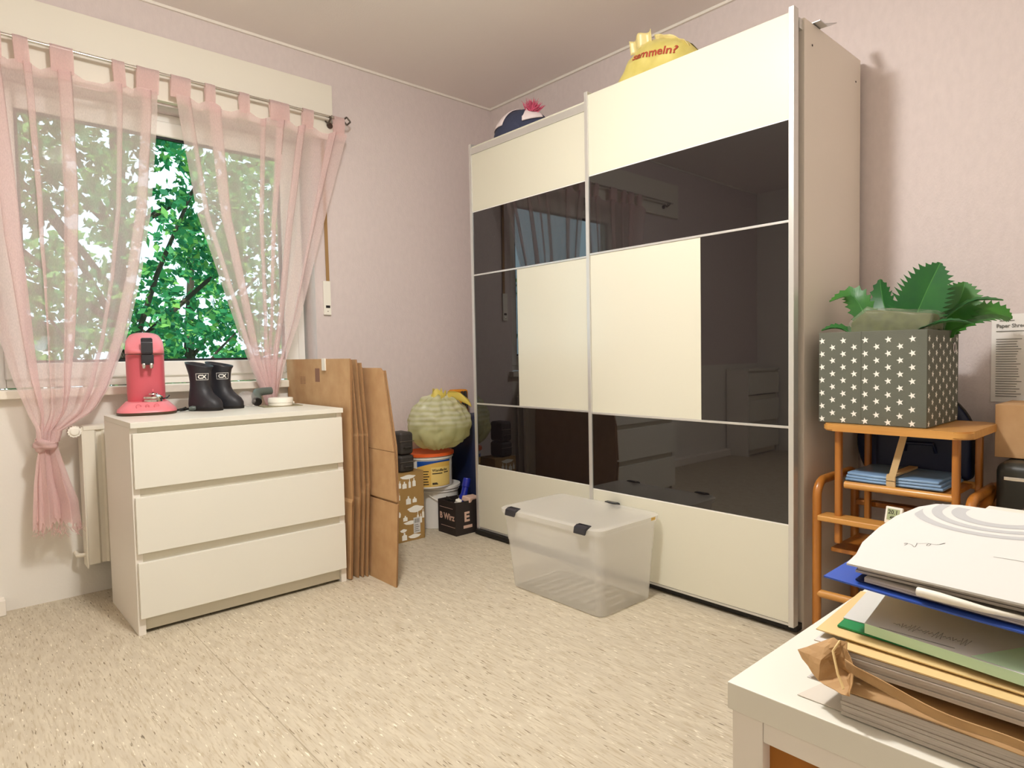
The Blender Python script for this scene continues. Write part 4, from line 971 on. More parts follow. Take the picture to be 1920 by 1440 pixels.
# ------------------------------------------------------------------ on top of the wardrobe
def on_wardrobe():
    TOP = 2.168
    t = thing('yellow_bag', 'crumpled yellow plastic bag with red lettering on the wardrobe', 'bag', (-.412, -1.715, TOP))
    # outline (distance along -y from left, height)
    out_top = [(-.245, .0), (-.225, .02), (-.18, .055), (-.13, .105), (-.085, .165), (-.055, .188), (0, .198), (.05, .190), (.12, .165), (.17, .135), (.21, .09), (.235, .05), (.245, .0)]
    def top(s):
        for (a, h0), (b, h1) in zip(out_top, out_top[1:]):
            if a <= s <= b: return h0 + (h1 - h0) * (s - a) / (b - a)
        return 0
    def front(s, h):
        H = max(top(s), .01); k = min(1, h / H)
        th = .115 * (1 - (abs(s) / .25) ** 3) * max(0, 1 - k ** 2.2) ** .55 + .012
        return th + noise.noise(Vector((s * 16, h * 18, 2))) * .012
    def f(sgn):
        def g(u, v):
            s = -.245 + .49 * u; h = max(top(s), .004) * v
            return (-sgn * front(s, h), -s, h)
        return g
    bm = bmesh.new(); grid(bm, 60, 24, f(1)); grid(bm, 60, 24, f(-1)); bmesh.ops.remove_doubles(bm, verts=bm.verts[:], dist=.0005)
    fin('film', bm, M['yellow'], t, smooth='all')
    def wr(c):                                              # lettering follows the film
        s = -.050 + c.x * .92; h = .098 + c.y * .85 - .13 * c.x
        return Vector((-(front(s, min(h, top(s) * .97)) + .0025 + c.z), -s, h))
    text('lettering', 'sammeln?', .060, M['ink_red'], t, Matrix.Identity(4), .0002, warp=wr, bold=.0012)
    def wr2(c):
        s = -.10 + c.x; h = .160 + c.y + .02 * c.x
        return Vector((-(front(s, min(h, top(s) * .96)) + .0025), -s, min(h, top(s) * .96)))
    bm = bmesh.new()
    grid(bm, 16, 7, lambda u, v: (-.062 + .012 * math.sin(9 * u) - .01 * v, .100 - .115 * u, .150 + .018 * u + .055 * v + .004 * math.sin(11 * u + 2 * v)))
    grid(bm, 22, 5, lambda u, v: (-.03 - .012 * v + .006 * math.sin(12 * u), -.015 - .175 * u, top(.015 + .175 * u) - .016 + .028 * v * (1 - .6 * u) + .003 * math.sin(15 * u)))
    solid(fin('folded_flap', bm, M['yellow_pale'], t, smooth='all', label='dull folded-over edge'), .002)
    t = thing('plush_toy', 'navy and white plush toy with pink tuft on the wardrobe', 'toy', (-.36, -.755, TOP))
    def dome(bm, sx, sy, sz, c, a0=0, a1=2 * PI, v0=0, v1=1, push=0, n=36):
        def f(u, v):
            a = a0 + (a1 - a0) * u; e = PI / 2 * (v0 + (v1 - v0) * v)
            q = Vector((sx * math.cos(e) * math.cos(a), sy * math.cos(e) * math.sin(a), sz * math.sin(e)))
            return Vector(c) + q * (1 + push + .01 * math.sin(3 * a))
        grid(bm, n, 16, f)
    bm = bmesh.new(); dome(bm, .15, .19, .175, (0, 0, 0)); fin('body', bm, M['navy_knit'], t, smooth='all', label='navy fleece body')
    bm = bmesh.new(); dome(bm, .15, .19, .175, (0, 0, 0), PI * .70, PI * .98, .25, .93, .03, 20); solid(fin('white_patch', bm, M['fleece_white'], t, smooth='all', label='white fleece patch'), .004)
    bm = bmesh.new()
    def patch(u, v):
        a = PI * (1.22 + .26 * u); e = PI / 2 * (.24 + .12 * u + .42 * v * math.sin(PI * min(.96, max(.04, u))) ** .7)
        return Vector((.15 * math.cos(e) * math.cos(a), .19 * math.cos(e) * math.sin(a), .175 * math.sin(e))) * 1.04
    grid(bm, 20, 10, patch); solid(fin('white_patch', bm, M['fleece_white'], t, smooth='all', label='white fleece patch with pink print'), .006)
    bm = bmesh.new(); rnd = random.Random(5)
    for k in range(140):
        a = rnd.uniform(0, 2 * PI); d = Vector((rnd.gauss(0, .4), rnd.gauss(-.35, .5), rnd.uniform(.3, 1))).normalized()
        p = Vector((-.045 + rnd.uniform(-.02, .02), -.115 + rnd.uniform(-.03, .03), .125)); tube(bm, [p, p + d * .03, p + d * rnd.uniform(.045, .07)], [.003, .0022, .0006], 4, cap=False)
    fl = fin('tuft', bm, M['fluff'], t, label='pink fluffy tuft'); fl['kind'] = 'stuff'
on_wardrobe()

# ------------------------------------------------------------------ wooden high chair stack and what it carries
def stand():
    t = thing('wooden_stand', 'lacquered pine child chair stand right of the wardrobe', 'stand', (-.42, -2.74, 0))
    ox, oy = -.42, -2.74
    def l(x, y, z): return (x - ox, y - oy, z)
    PT = .765
    # top board with rounded corners
    bm = bmesh.new(); x0, x1, y0, y1, r = -.565, -.20, -2.965, -2.512, .045; pts = []
    for cx, cy, a0, rr in ((x1 - r, y1 - r, 0, r), (x0 + r, y1 - r, PI / 2, r), (x0 + r, y0 + r, PI, r), (x1 - r, y0 + r, 3 * PI / 2, r)):
        for k in range(7): a = a0 + PI / 2 * k / 6; pts.append((cx + rr * math.cos(a) - ox, cy + rr * math.sin(a) - oy))
    prism(bm, pts, PT - .024, PT, 'z'); bmesh.ops.bevel(bm, geom=[e for e in bm.edges if abs(e.verts[0].co.z - e.verts[1].co.z) < .001], offset=.005, segments=2, affect='EDGES')
    fin('top_board', bm, M['wood_pale'], t, smooth=True)
    def post(y, x, z0, z1, w=.022, d=.026): B('leg', l(x - d / 2, y - w / 2, z0), l(x + d / 2, y + w / 2, z1), M['wood'], t, bev=.007, seg=3)
    post(-2.553, -.505, .345, PT - .024); post(-2.914, -.505, .345, PT - .024)
    post(-2.553, -.245, .345, PT - .024); post(-2.914, -.245, .345, PT - .024)
    def dowel(nm, a, b, r, m=M['wood_pale']): 
        bm = bmesh.new(); tube(bm, [l(*a), l(*b)], r, 14); return fin(nm, bm, m, t, smooth=True)
    dowel('rung', (-.505, -2.575, .553), (-.505, -2.906, .553), .0125)
    dowel('rung', (-.245, -2.56, .553), (-.245, -2.906, .553), .0125)
    B('shelf_board', l(-.485, -2.90, .548), l(-.262, -2.566, .562), M['wood'], t, bev=.003)
    # lower frame: two rounded hoops joined by bars
    for y in (-2.483, -2.955):
        bm = bmesh.new(); pts = [l(-.52, y, 0), l(-.52, y, .50)] + [l(-.52 + .055 * (1 - math.cos(a)), y, .50 + .055 * math.sin(a)) for a in [PI / 2 * k / 6 for k in range(1, 7)]] + [l(-.30, y, .555), l(-.245, y, .555)] + [l(-.245 + .055 * math.sin(a), y, .50 + .055 * math.cos(a)) for a in [PI / 2 * k / 6 for k in range(1, 7)]] + [l(-.19, y, 0)]
        tube(bm, pts, .0155, 14); fin('hoop', bm, M['wood'], t, smooth=True)
    B('crossbar', l(-.548, -2.943, .422), l(-.476, -2.495, .442), M['wood_pale'], t, bev=.005, seg=3)
    B('crossbar', l(-.22, -2.943, .422), l(-.18, -2.495, .442), M['wood'], t, bev=.005, seg=3)
    dowel('rung', (-.52, -2.49, .158), (-.52, -2.95, .158), .014, M['wood_pale'])
    dowel('rung', (-.19, -2.49, .158), (-.19, -2.95, .158), .014, M['wood'])
    B('seat_board', l(-.47, -2.93, .30), l(-.22, -2.51, .316), M['wood'], t, bev=.004)
    # curved bentwood arm at the wall side
    bm = bmesh.new(); pts = [l(-.35 + .12 * math.sin(a), -2.985 + .03 * math.cos(a), .50 + .06 * math.sin(a * 1.4)) for a in [PI * k / 14 for k in range(15)]]; tube(bm, pts, .017, 12); fin('curved_arm', bm, M['wood'], t, smooth=True)
    # fabric box with stars
    t = thing('star_box', 'grey fabric storage box with white stars on the wooden stand', 'storage box', (-.365, -2.665, PT + .001))
    X, Y, H = .165, .172, .308
    T = .008
    def side(nm, a, b, lab=None):
        bm = bmesh.new(); box(bm, a, b, .003)
        return fin(nm, bm, M['canvas'], t, smooth=True)
    side('front_wall', (-X, -Y, .0), (-X + T, Y, H)); side('back_wall', (X - T, -Y, 0), (X, Y, H))
    side('side_wall', (-X + T, -Y, 0), (X - T, -Y + T, H)); side('side_wall', (-X + T, Y - T, 0), (X - T, Y, H))
    side('bottom', (-X + T, -Y + T, 0), (X - T, Y - T, .006))
    B('front_seam', (-X - .0012, .028, .0), (-X + .001, .031, H), M['canvas'], t, bev=.0005)
    bm = bmesh.new(); bm2 = bmesh.new()
    for i in range(10):
        for j in range(8):
            y = Y - .012 - i * .0362; z = .012 + j * .0445 + (.0222 if i % 2 else 0)
            if z > H - .008 or y < -Y + .008: continue
            sp = star_pts(.0115, rot=.15 + .1 * ((i * 3 + j) % 3))
            prism(bm, [(y + p, z + q) for p, q in sp if True], -X - .0006, -X - .0002, 'x')
            x = -X + .018 + i * .0362
            if x < X - .01: prism(bm2, [(x + p, z + q) for p, q in sp], -Y - .0006, -Y - .0002, 'y')
    a_ = fin('star_print', bm, M['white_print'], t, label='white printed stars'); b_ = fin('star_print', bm2, M['white_print'], t, label='white printed stars')
    a_['kind'] = 'stuff'; b_['kind'] = 'stuff'
    bm = bmesh.new(); tube(bm, [(.0 + .012 * math.cos(a), -Y - .001, .25 + .016 * math.sin(a)) for a in [2 * PI * k / 20 for k in range(21)]], .003, 6); fin('eyelet', bm, M['steel'], t, smooth=True, loc=(.11, 0, 0))
    B('eyelet_hole', (.101, -Y - .0012, .237), (.119, -Y - .0002, .263), M['ink'], t, bev=0)
    # artificial plant leaves
    t = thing('artificial_fern', 'artificial fern with saw-edged leaves in the star box', 'plant', (-.33, -2.69, PT + .02))
    base = Vector((-.33, -2.69, PT + .02))
    def leaf(path, width, twist, m, teeth=11, fold=.25):
        path = [Vector(p) - base for p in path]; bm = bmesh.new(); n = teeth * 4 + 1
        def at(s):
            q = s * (len(path) - 1); i = min(int(q), len(path) - 2); f = q - i
            p0, p1, p2, p3 = path[max(i - 1, 0)], path[i], path[i + 1], path[min(i + 2, len(path) - 1)]
            return .5 * ((2 * p1) + (p2 - p0) * f + (2 * p0 - 5 * p1 + 4 * p2 - p3) * f * f + (3 * p1 - p0 - 3 * p2 + p3) * f ** 3)
        rows = []
        for k in range(n):
            s = k / (n - 1); p = at(s); d = (at(min(1, s + .01)) - at(max(0, s - .01))).normalized()
            side = d.cross(Vector(twist)).normalized(); nrm = side.cross(d)
            env = math.sin(PI * min(1, .14 + .86 * s)) ** .7 * (1 if s < .8 else (1 - (s - .8) / .2 * .55))
            tooth = [0.74, .86, 1.04, .84][k % 4] if k < n - 1 else .05
            w = width * env * tooth; fwd = d * w * .55
            rows.append([bm.verts.new(p + side * w * q + fwd * abs(q) * 1 + nrm * w * fold * abs(q)) for q in (-1, -.5, 0, .5, 1)])
        for a, b in zip(rows, rows[1:]):
            for i in range(4): bm.faces.new((a[i], a[i + 1], b[i + 1], b[i]))
        o = fin('leaf', bm, m, t, smooth=False); solid(o, .0015)
        bm = bmesh.new(); tube(bm, [at(k / 12) + Vector((0, 0, -.001)) for k in range(13)], [.0028] * 6 + [.002] * 7, 6); fin('rib', bm, M['rib'], o, smooth=True)
    g, dk = M['leaf'], M['leaf_dark']
    leaf([(-.33, -2.68, .95), (-.34, -2.735, 1.10), (-.345, -2.775, 1.20), (-.35, -2.82, 1.295)], .092, (-1, -.2, .25), dk, 18)
    leaf([(-.30, -2.70, .95), (-.27, -2.79, 1.09), (-.25, -2.845, 1.165), (-.24, -2.865, 1.235)], .075, (-1, -.3, .2), g, 16)
    leaf([(-.32, -2.70, .98), (-.32, -2.81, 1.10), (-.30, -2.90, 1.165), (-.29, -2.985, 1.165)], .028, (-.3, .2, 1), dk, 11)
    leaf([(-.30, -2.70, .97), (-.26, -2.84, 1.09), (-.22, -2.93, 1.125), (-.19, -2.99, 1.11)], .058, (-.75, 0, .7), g, 15)
    leaf([(-.42, -2.72, 1.03), (-.43, -2.80, 1.082), (-.42, -2.87, 1.10), (-.40, -2.93, 1.09)], .026, (-.2, .1, 1), dk, 9)
    leaf([(-.34, -2.64, .96), (-.36, -2.59, 1.12), (-.37, -2.54, 1.205), (-.40, -2.472, 1.19)], .046, (-.55, .2, .8), g, 14)
    leaf([(-.27, -2.64, .96), (-.22, -2.61, 1.12), (-.20, -2.585, 1.20), (-.20, -2.575, 1.275)], .050, (-1, .2, .2), dk, 9)
    leaf([(-.42, -2.62, 1.02), (-.44, -2.56, 1.075), (-.46, -2.52, 1.092), (-.47, -2.475, 1.085)], .030, (-.3, -.1, 1), dk, 8)
    # wrapped foam block
    t = thing('wrapped_block', 'green floral foam block in clinging clear film on top of the star box', 'packet', (-.365, -2.668, PT + .20))
    def crump(bm, amp, sc):
        bmesh.ops.subdivide_edges(bm, edges=bm.edges[:], cuts=5, use_grid_fill=True)
        for v in bm.verts: v.co += Vector((noise.noise(v.co * sc), noise.noise(v.co * sc + Vector((7, 0, 0))), noise.noise(v.co * sc + Vector((0, 5, 0))))) * amp
    M4 = Matrix.Rotation(math.radians(7), 4, 'X')
    bm = bmesh.new(); box(bm, (-.075, -.132, -.02), (.075, .125, .178), .012, 2); crump(bm, .006, 14); bmesh.ops.transform(bm, matrix=M4, verts=bm.verts[:])
    for v in bm.verts:
        if v.co.y > .05: v.co.z -= (v.co.y - .05) * .75 * max(0, v.co.z / .17)
    fin('foam', bm, M['wrapped'], t, smooth='all')
    bm = bmesh.new(); box(bm, (-.082, -.140, -.02), (.080, .132, .186), .014, 2); crump(bm, .011, 26); bmesh.ops.transform(bm, matrix=M4, verts=bm.verts[:])
    for v in bm.verts:
        if v.co.y > .05: v.co.z -= (v.co.y - .05) * .75 * max(0, v.co.z / .17)
    fin('film', bm, M['film'], t, smooth=False, label='crinkled clear film')
    # folded blue sheet with strap, on the shelf board
    t = thing('folded_sheet', 'folded light blue sheet held by a beige strap on the stand shelf', 'sheet', (-.385, -2.725, .562))
    for k in range(3):
        bm = bmesh.new(); z0 = .002 + k * .010
        box(bm, (-.105, -.150 + .006 * k, z0), (.12, .158 - .004 * k, z0 + .011), .005, 3); bmesh.ops.subdivide_edges(bm, edges=bm.edges[:], cuts=2, use_grid_fill=True)
        for v in bm.verts: v.co.z += noise.noise(v.co * 18) * .003
        fin('fold', bm, M['bluefoil'], t, smooth='all')
    bm = bmesh.new()
    sp = [(.10, .035), (-.02, .040), (-.112, .036), (-.118, .02), (-.112, .0025)]
    for (xa, za), (xb, zb) in zip(sp, sp[1:]): box(bm, (min(xa, xb) - .001, -.012, min(za, zb)), (max(xa, xb) + .001, .016, max(za, zb) + .002))
    fin('strap', bm, M['strap'], t)
    bm = bmesh.new(); grid(bm, 3, 10, lambda u, v: (-.115 + .02 * v, -.012 + .022 * u + .0 - .03 * v, .036 + .14 * v)); solid(fin('strap_end', bm, M['strap'], t), .002)
    # round folded tent behind, leaning on the wall
    t = thing('popup_tent', 'round navy folded pop-up tent leaning behind the stand', 'tent', (-.085, -2.655, 0))
    bm = bmesh.new(); lathe(bm, [(0, -.028), (.18, -.030), (.205, -.016), (.208, 0), (.205, .016), (.18, .030), (0, .028)], 48); fin('cover', bm, M['navy'], t, smooth=True, loc=(.02, 0, .66), rot=(0, math.radians(-86), 0))
    bm = bmesh.new(); tube(bm, [(.208 * math.cos(a), .208 * math.sin(a), 0) for a in [2 * PI * k / 48 for k in range(49)]], .006, 6); fin('piping', bm, M['blackbag'], t, smooth=True, loc=(.02, 0, .66), rot=(0, math.radians(-86), 0))
    bm = bmesh.new(); lathe(bm, [(0, -.03), (.19, -.032), (.215, -.016), (.218, 0), (.215, .016), (.19, .032), (0, .03)], 48)
    t2 = thing('carry_bag', 'dark blue carry bag standing upright on the stand shelf', 'bag', (-.235, -2.735, .563))
    bm.free(); B('body', (-.02, -.155, 0), (.055, .155, .165), M['navy'], t2, bev=.02, seg=4)
    bm = bmesh.new(); tube(bm, [(-.022, -.05, .09), (-.035, -.045, .12), (-.035, .045, .12), (-.022, .05, .09)], .006, 8); fin('handle', bm, M['navy'], t2, smooth=True)
    # digital thermometer
    t = thing('thermometer', 'small white digital thermometer on the stand crossbar', 'thermometer', (-.515, -2.735, .443), math.radians(-8))
    bm = bmesh.new(); box(bm, (-.006, -.028, .001), (.006, .028, .058), .004, 3); fin('case', bm, M['white_plastic'], t, smooth=True, rot=(0, math.radians(14), 0))
    bm = bmesh.new(); box(bm, (-.0068, -.020, .014), (-.0058, .020, .051)); fin('display', bm, M['lcd'], t, rot=(0, math.radians(14), 0), label='grey green display')
    R = Matrix.Rotation(math.radians(14), 4, 'Y')
    text('digits', '20.1', .019, M['ink'], t, R @ frame((-.0070, .0175, .034), (0, -1, 0), (0, 0, 1)), .0001, bold=.0003); text('digits', '48%', .014, M['ink'], t, R @ frame((-.0070, .010, .018), (0, -1, 0), (0, 0, 1)), .0001, bold=.0003)
stand()

# ------------------------------------------------------------------ right wall corner: notice, carton, shredder, bag
def right_corner():
    t = thing('wall_notice', 'white printed instruction sheet on the wall by the fern', 'notice', (-.001, -2.99, .82))
    bm = bmesh.new(); grid(bm, 8, 8, lambda u, v: (-.001 - .003 * math.sin(PI * u), .10 - .205 * u, .312 * v)); solid(fin('sheet', bm, M['notice'], t), .0008)
    def F(y, z): return frame((-.0052, y, z), (0, -1, 0), (0, 0, 1))
    text('lettering', 'Paper Shredder', .018, M['ink_grey'], t, F(.085, .265), .0002, bold=.0004)
    bm = bmesh.new(); rnd = random.Random(8)
    box(bm, (-.0054, .03, .288), (-.0050, .075, .2905)); box(bm, (-.0054, -.06, .250), (-.0050, .085, .253))
    for c in (.085, -.008):
        for k in range(24): box(bm, (-.0054, c - rnd.uniform(.06, .078), .02 + k * .0088), (-.0050, c, .0225 + k * .0088))
    fin('text_lines', bm, M['ink_grey'], t)
    t = thing('paper_shredder', 'charcoal paper shredder under a small brown carton', 'shredder', (-.20, -3.135, 0))
    B('bin', (-.13, -.14, .0), (.13, .14, .45), M['shredder'], t, bev=.02, seg=3); B('head', (-.15, -.155, .452), (.15, .155, .655), M['shredder'], t, bev=.03, seg=4)
    B('metal_strip', (-.152, -.13, .60), (-.146, .13, .612), M['steel'], t, bev=.002); B('slot', (-.02, -.12, .654), (.0, .12, .657), M['black'], t, bev=0)
    t = thing('small_carton', 'plain brown cardboard carton on the shredder', 'carton', (-.165, -3.075, .658))
    B('body', (-.095, -.115, .0), (.13, .115, .172), M['kraft'], t, bev=.003); B('tape', (-.096, -.02, .171), (.131, .02, .1735), M['tape'], t, bev=0)
    t = thing('leather_bag', 'dark brown leather bag on the floor by the shredder', 'bag', (-.49, -3.115, 0))
    bm = bmesh.new(); box(bm, (-.10, -.14, 0), (.09, .13, .42), .06, 4); bmesh.ops.subdivide_edges(bm, edges=bm.edges[:], cuts=2, use_grid_fill=True)
    for v in bm.verts: v.co += Vector((noise.noise(v.co * 8), noise.noise(v.co * 8 + Vector((5, 0, 0))), noise.noise(v.co * 8 + Vector((0, 5, 0))) * (v.co.z > .1))) * .02
    fin('body', bm, M['leather'], t, smooth='all')
    bm = bmesh.new(); tube(bm, [(-.02, .09, .38), (-.03, .08, .50), (-.03, .0, .56), (-.03, -.08, .50), (-.02, -.09, .38)], .012, 8); fin('handle', bm, M['leather'], t, smooth=True)
right_corner()

# ------------------------------------------------------------------ desk and the paper pile
DZ = .72
def desk():
    t = thing('desk', 'white desk with framed end and bare board panel, carrying paper piles', 'desk', (-1.78, -3.48, 0))
    x0, x1, y0, y1 = -2.224, -1.33, -3.784, -3.184; ox, oy = -1.78, -3.48
    def DB(nm, a, b, m, bev=.0015, label=None): return B(nm, (a[0] - ox, a[1] - oy, a[2]), (b[0] - ox, b[1] - oy, b[2]), m, t, bev=bev, label=label)
    DB('top_panel', (x0, y0, DZ - .0245), (x1, y1, DZ), M['laminate'], .0015)
    e = x0 + .0015; f = e + .016
    for xa, xb in ((e, f), (x1 - .0175, x1 - .0015)):
        DB('leg', (xa, y1 - .034, 0), (xb, y1 - .004, DZ - .0245), M['laminate_side']); DB('leg', (xa, y0 + .004, 0), (xb, y0 + .034, DZ - .0245), M['laminate_side'])
        DB('end_rail', (xa, y0 + .034, DZ - .0425), (xb, y1 - .034, DZ - .0245), M['laminate_side'])
        DB('end_rail', (xa, y0 + .034, .03), (xb, y1 - .034, .07), M['laminate_side'])
    DB('end_board', (f - .004, y0 + .034, .07), (f, y1 - .034, DZ - .0425), M['hardboard'], 0, 'bare brown hardboard panel')
    DB('front_rail', (f, y1 - .030, DZ - .075), (x1 - .0175, y1 - .014, DZ - .0245), M['laminate_side'])
    DB('back_rail', (f, y0 + .014, .30), (x1 - .0175, y0 + .030, DZ - .0245), M['laminate_side'])
desk()

def papers():
    rnd = random.Random(12)
    def sheet(name, label, cat, pts, z, th, m, edge=None, curl=None, group=None, nx=10, ny=10):
        """pts: four (x, y) corners: near-left, near-right, far-right, far-left ; curl(u,v)->dz"""
        c = Vector((sum(p[0] for p in pts) / 4, sum(p[1] for p in pts) / 4, z))
        bm = bmesh.new()
        def f(u, v, top):
            a = Vector(pts[0]).lerp(Vector(pts[1]), u); b = Vector(pts[3]).lerp(Vector(pts[2]), u); p = a.lerp(b, v)
            return Vector((p.x, p.y, z + (th if top else 0) + (curl(u, v) if curl else 0))) - c
        T = grid(bm, nx, ny, lambda u, v: f(u, v, True)); D = grid(bm, nx, ny, lambda u, v: f(u, v, False))
        for i in range(nx - 1):
            bm.faces.new((D[0][i], D[0][i + 1], T[0][i + 1], T[0][i])).material_index = 1; bm.faces.new((D[-1][i], D[-1][i + 1], T[-1][i + 1], T[-1][i])).material_index = 1
        for j in range(ny - 1):
            bm.faces.new((D[j][0], D[j + 1][0], T[j + 1][0], T[j][0])).material_index = 1; bm.faces.new((D[j][-1], D[j + 1][-1], T[j + 1][-1], T[j][-1])).material_index = 1
        o = fin(name, bm, None, mats=[m, edge or m], loc=c)
        return tag(o, label, cat, group)
    def rect(x0, x1, yl, yr): return [(x0, yl), (x0, yr), (x1, yr), (x1, yl)]
    z = DZ + .0004
    # loose sheets flat on the desk
    sheet('paper_sheet', 'white sheet lying flat at the far end of the paper pile', 'paper', [(-2.06, -3.205), (-2.05, -3.45), (-1.76, -3.44), (-1.77, -3.192)], z, .0006, M['paper'])
    sheet('paper_sheet', 'thin sheet poking out under the bottom brochures', 'paper', [(-2.204, -3.240), (-2.204, -3.42), (-2.08, -3.42), (-2.06, -3.27)], z, .0006, M['paper_grey'])
    z += .0008
    # bottom block of brochures, each one its own
    for k in range(7):
        h = [.0028, .0022, .0030, .0024, .0026, .0022, .0025][k]; dx = rnd.uniform(-.0012, .0012); dy = rnd.uniform(-.001, .0015)
        sheet('brochure', 'brochure %s of the block at the bottom of the pile' % ['lowest', 'second lowest', 'third from below', 'middle', 'third from the top', 'second from the top', 'uppermost'][k], 'brochure', rect(-2.209 + dx, -2.02 + dx, -3.280 + dy, -3.50), z, h, M['paper_grey'], M['paper_edge'], group='brochures at the bottom of the pile', nx=3, ny=3)
        z += h + .0003
    sheet('paper_sheet', 'single sheet sticking out left above the bottom brochures', 'paper', [(-2.207, -3.250), (-2.209, -3.46), (-2.04, -3.46), (-2.04, -3.255)], z, .0007, M['paper'], curl=lambda u, v: -.0008 * (1 - u)); z += .001
    zk = z                                                      # ~ .7415
    # kraft envelope, crumpled open end to the left
    t = thing('kraft_envelope', 'crumpled brown kraft paper bag stuffed with letters', 'envelope', (-2.12, -3.36, zk))
    b0 = Vector((-2.12, -3.36, zk)); xn = -2.213
    bm = bmesh.new(); grid(bm, 12, 6, lambda u, v: Vector((xn + .18 * v, -3.268 - .22 * u, zk + .001 + .0012 * math.sin(6 * u) * (1 - v))) - b0); solid(fin('lower_sheet', bm, M['kraft_paper'], t, smooth='all'), .0008)
    bm = bmesh.new()                                           # front face that sags open
    def ff(u, v):
        y = -3.288 - .20 * u; sag = .010 * math.sin(PI * min(1, u * 1.2)) 
        zt = zk + .032 - .020 * min(1, u * 1.6) ** .6 + .0015 * math.sin(14 * u); zb = zt - .0085 - .001 * math.sin(9 * u)
        return Vector((xn - .004 - .004 * math.sin(3 * u + 1) - .003 * v, y, zb + (zt - zb) * v)) - b0
    grid(bm, 26, 5, ff); solid(fin('torn_edge', bm, M['kraft_paper'], t, smooth='all', label='torn front edge'), .0009)
    bm = bmesh.new()                                           # crumpled flap folded out to the left
    pts = {'tip': (-2.203, -3.240, .0165), 'low': (-2.214, -3.262, .002), 'lowr': (-2.219, -3.290, .0008), 'top': (-2.19, -3.262, .030), 'mid': (-2.207, -3.262, .018), 'topr': (-2.203, -3.280, .036), 'r': (-2.214, -3.2915, .020), 'in1': (-2.196, -3.270, .014), 'in2': (-2.198, -3.280, .008), 'bk': (-2.17, -3.256, .012)}
    V = {k: bm.verts.new(Vector((p[0], p[1], zk + p[2])) - b0) for k, p in pts.items()}
    for f_ in (('tip', 'low', 'mid'), ('tip', 'mid', 'top'), ('tip', 'top', 'bk'), ('low', 'lowr', 'in2'), ('low', 'in2', 'in1', 'mid'), ('mid', 'in1', 'topr', 'top'), ('in1', 'in2', 'r', 'topr'), ('in2', 'lowr', 'r'), ('tip', 'bk', 'low')):
        bm.faces.new([V[k] for k in f_])
    bmesh.ops.subdivide_edges(bm, edges=bm.edges[:], cuts=3, use_grid_fill=True)
    for v in bm.verts: v.co += Vector((noise.noise(v.co * 160), noise.noise(v.co * 160 + Vector((3, 0, 0))), noise.noise(v.co * 130))) * .0018
    solid(fin('crumpled_flap', bm, M['kraft_paper'], t, smooth=False, label='crumpled open end'), .0006)
    bm = bmesh.new(); tube(bm, [Vector(p) - b0 for p in ((-2.199, -3.274, zk + .034), (-2.208, -3.272, zk + .028), (-2.215, -3.279, zk + .014), (-2.2195, -3.2855, zk + .006))], .0011, 6); fin('rolled_edge', bm, M['manila'], t, smooth=True)
    # letters inside the kraft bag
    zi = zk + .0130
    for k in range(4):
        h = .0030
        sheet('letter', 'letter %s inside the kraft bag' % ['lowest', 'second', 'third', 'uppermost'][k], 'letter', rect(-2.198 + rnd.uniform(-.001, .001), -2.03, -3.286 + .0022 * k, -3.49), zi, h, M['paper_grey'], M['paper_edge'], group='letters in the kraft bag', nx=3, ny=3)
        zi += h + .0004
    z = zi + .0006
    sheet('card_folder', 'manila card edge above the kraft letters', 'folder', rect(-2.198, -2.03, -3.272, -3.49), z, .0011, M['manila'], curl=lambda u, v: -.0012 * u); z += .0014
    sheet('paper_sheet', 'white sheet tongue sticking out left over the kraft bag', 'paper', [(-2.192, -3.249), (-2.194, -3.44), (-2.03, -3.44), (-2.06, -3.245)], z - .0012, .0008, M['paper'], M['paper_grey'], curl=lambda u, v: -.003 * (1 - u) * (1 - .5 * v))
    sheet('card_folder', 'manila folder with upturned left corner', 'folder', [(-2.184, -3.247), (-2.188, -3.45), (-2.02, -3.45), (-2.07, -3.240)], z + .0006, .0009, M['manila'], curl=lambda u, v: .0015 * (1 - u) ** 2); z += .0024
    sheet('green_folder', 'bright green card folder in the paper pile', 'folder', [(-2.169, -3.259), (-2.176, -3.46), (-2.02, -3.46), (-2.07, -3.252)], z, .0016, M['green_card'], curl=lambda u, v: .001 * (1 - u)); z += .0026
    sheet('paper_sheet', 'white sheet on the green folder', 'paper', [(-2.152, -3.257), (-2.150, -3.44), (-2.02, -3.44), (-2.06, -3.246)], z, .0008, M['paper']); z += .0011
    t = sheet('booklet', 'thick white booklet with pale green cover, on the green folder', 'booklet', [(-2.172, -3.283), (-2.194, -3.48), (-1.98, -3.48), (-1.99, -3.258)], z, .0082, M['paper'], M['pale_green'], nx=4, ny=4)
    zt = z + .0084; c = t.location
    bm = bmesh.new(); prism(bm, [(-2.179 - c.x, -3.362 - c.y), (-2.191 - c.x, -3.47 - c.y), (-2.09 - c.x, -3.47 - c.y), (-2.13 - c.x, -3.39 - c.y)], zt - c.z, zt + .0002 - c.z, 'z'); fin('green_print', bm, M['pale_green'], t, label='pale green area of the cover')
    bm = bmesh.new()
    for k in range(9):
        y = -3.300 - .0062 * k
        tube(bm, [(-2.156 + .004 * math.sin(3 * q + k) * (1 + .4 * (k % 3)) - c.x, y - .006 * q / 4 - c.y, zt - .0002 - c.z) for q in range(5)], .00025, 4)
    fin('handwriting', bm, M['ink_grey'], t)
    bm = bmesh.new(); box(bm, (-2.173 - c.x, -3.35 - c.y, zt - c.z), (-2.1725 - c.x, -3.295 - c.y, zt + .0002 - c.z)); fin('printed_line', bm, M['ink_grey'], t)
    z = zt + .0006
    # a darker binder carries the upper heap
    zb = .809
    t = thing('lever_file', 'dark file lying under the blue folder', 'file', (-2.0, -3.42, z))
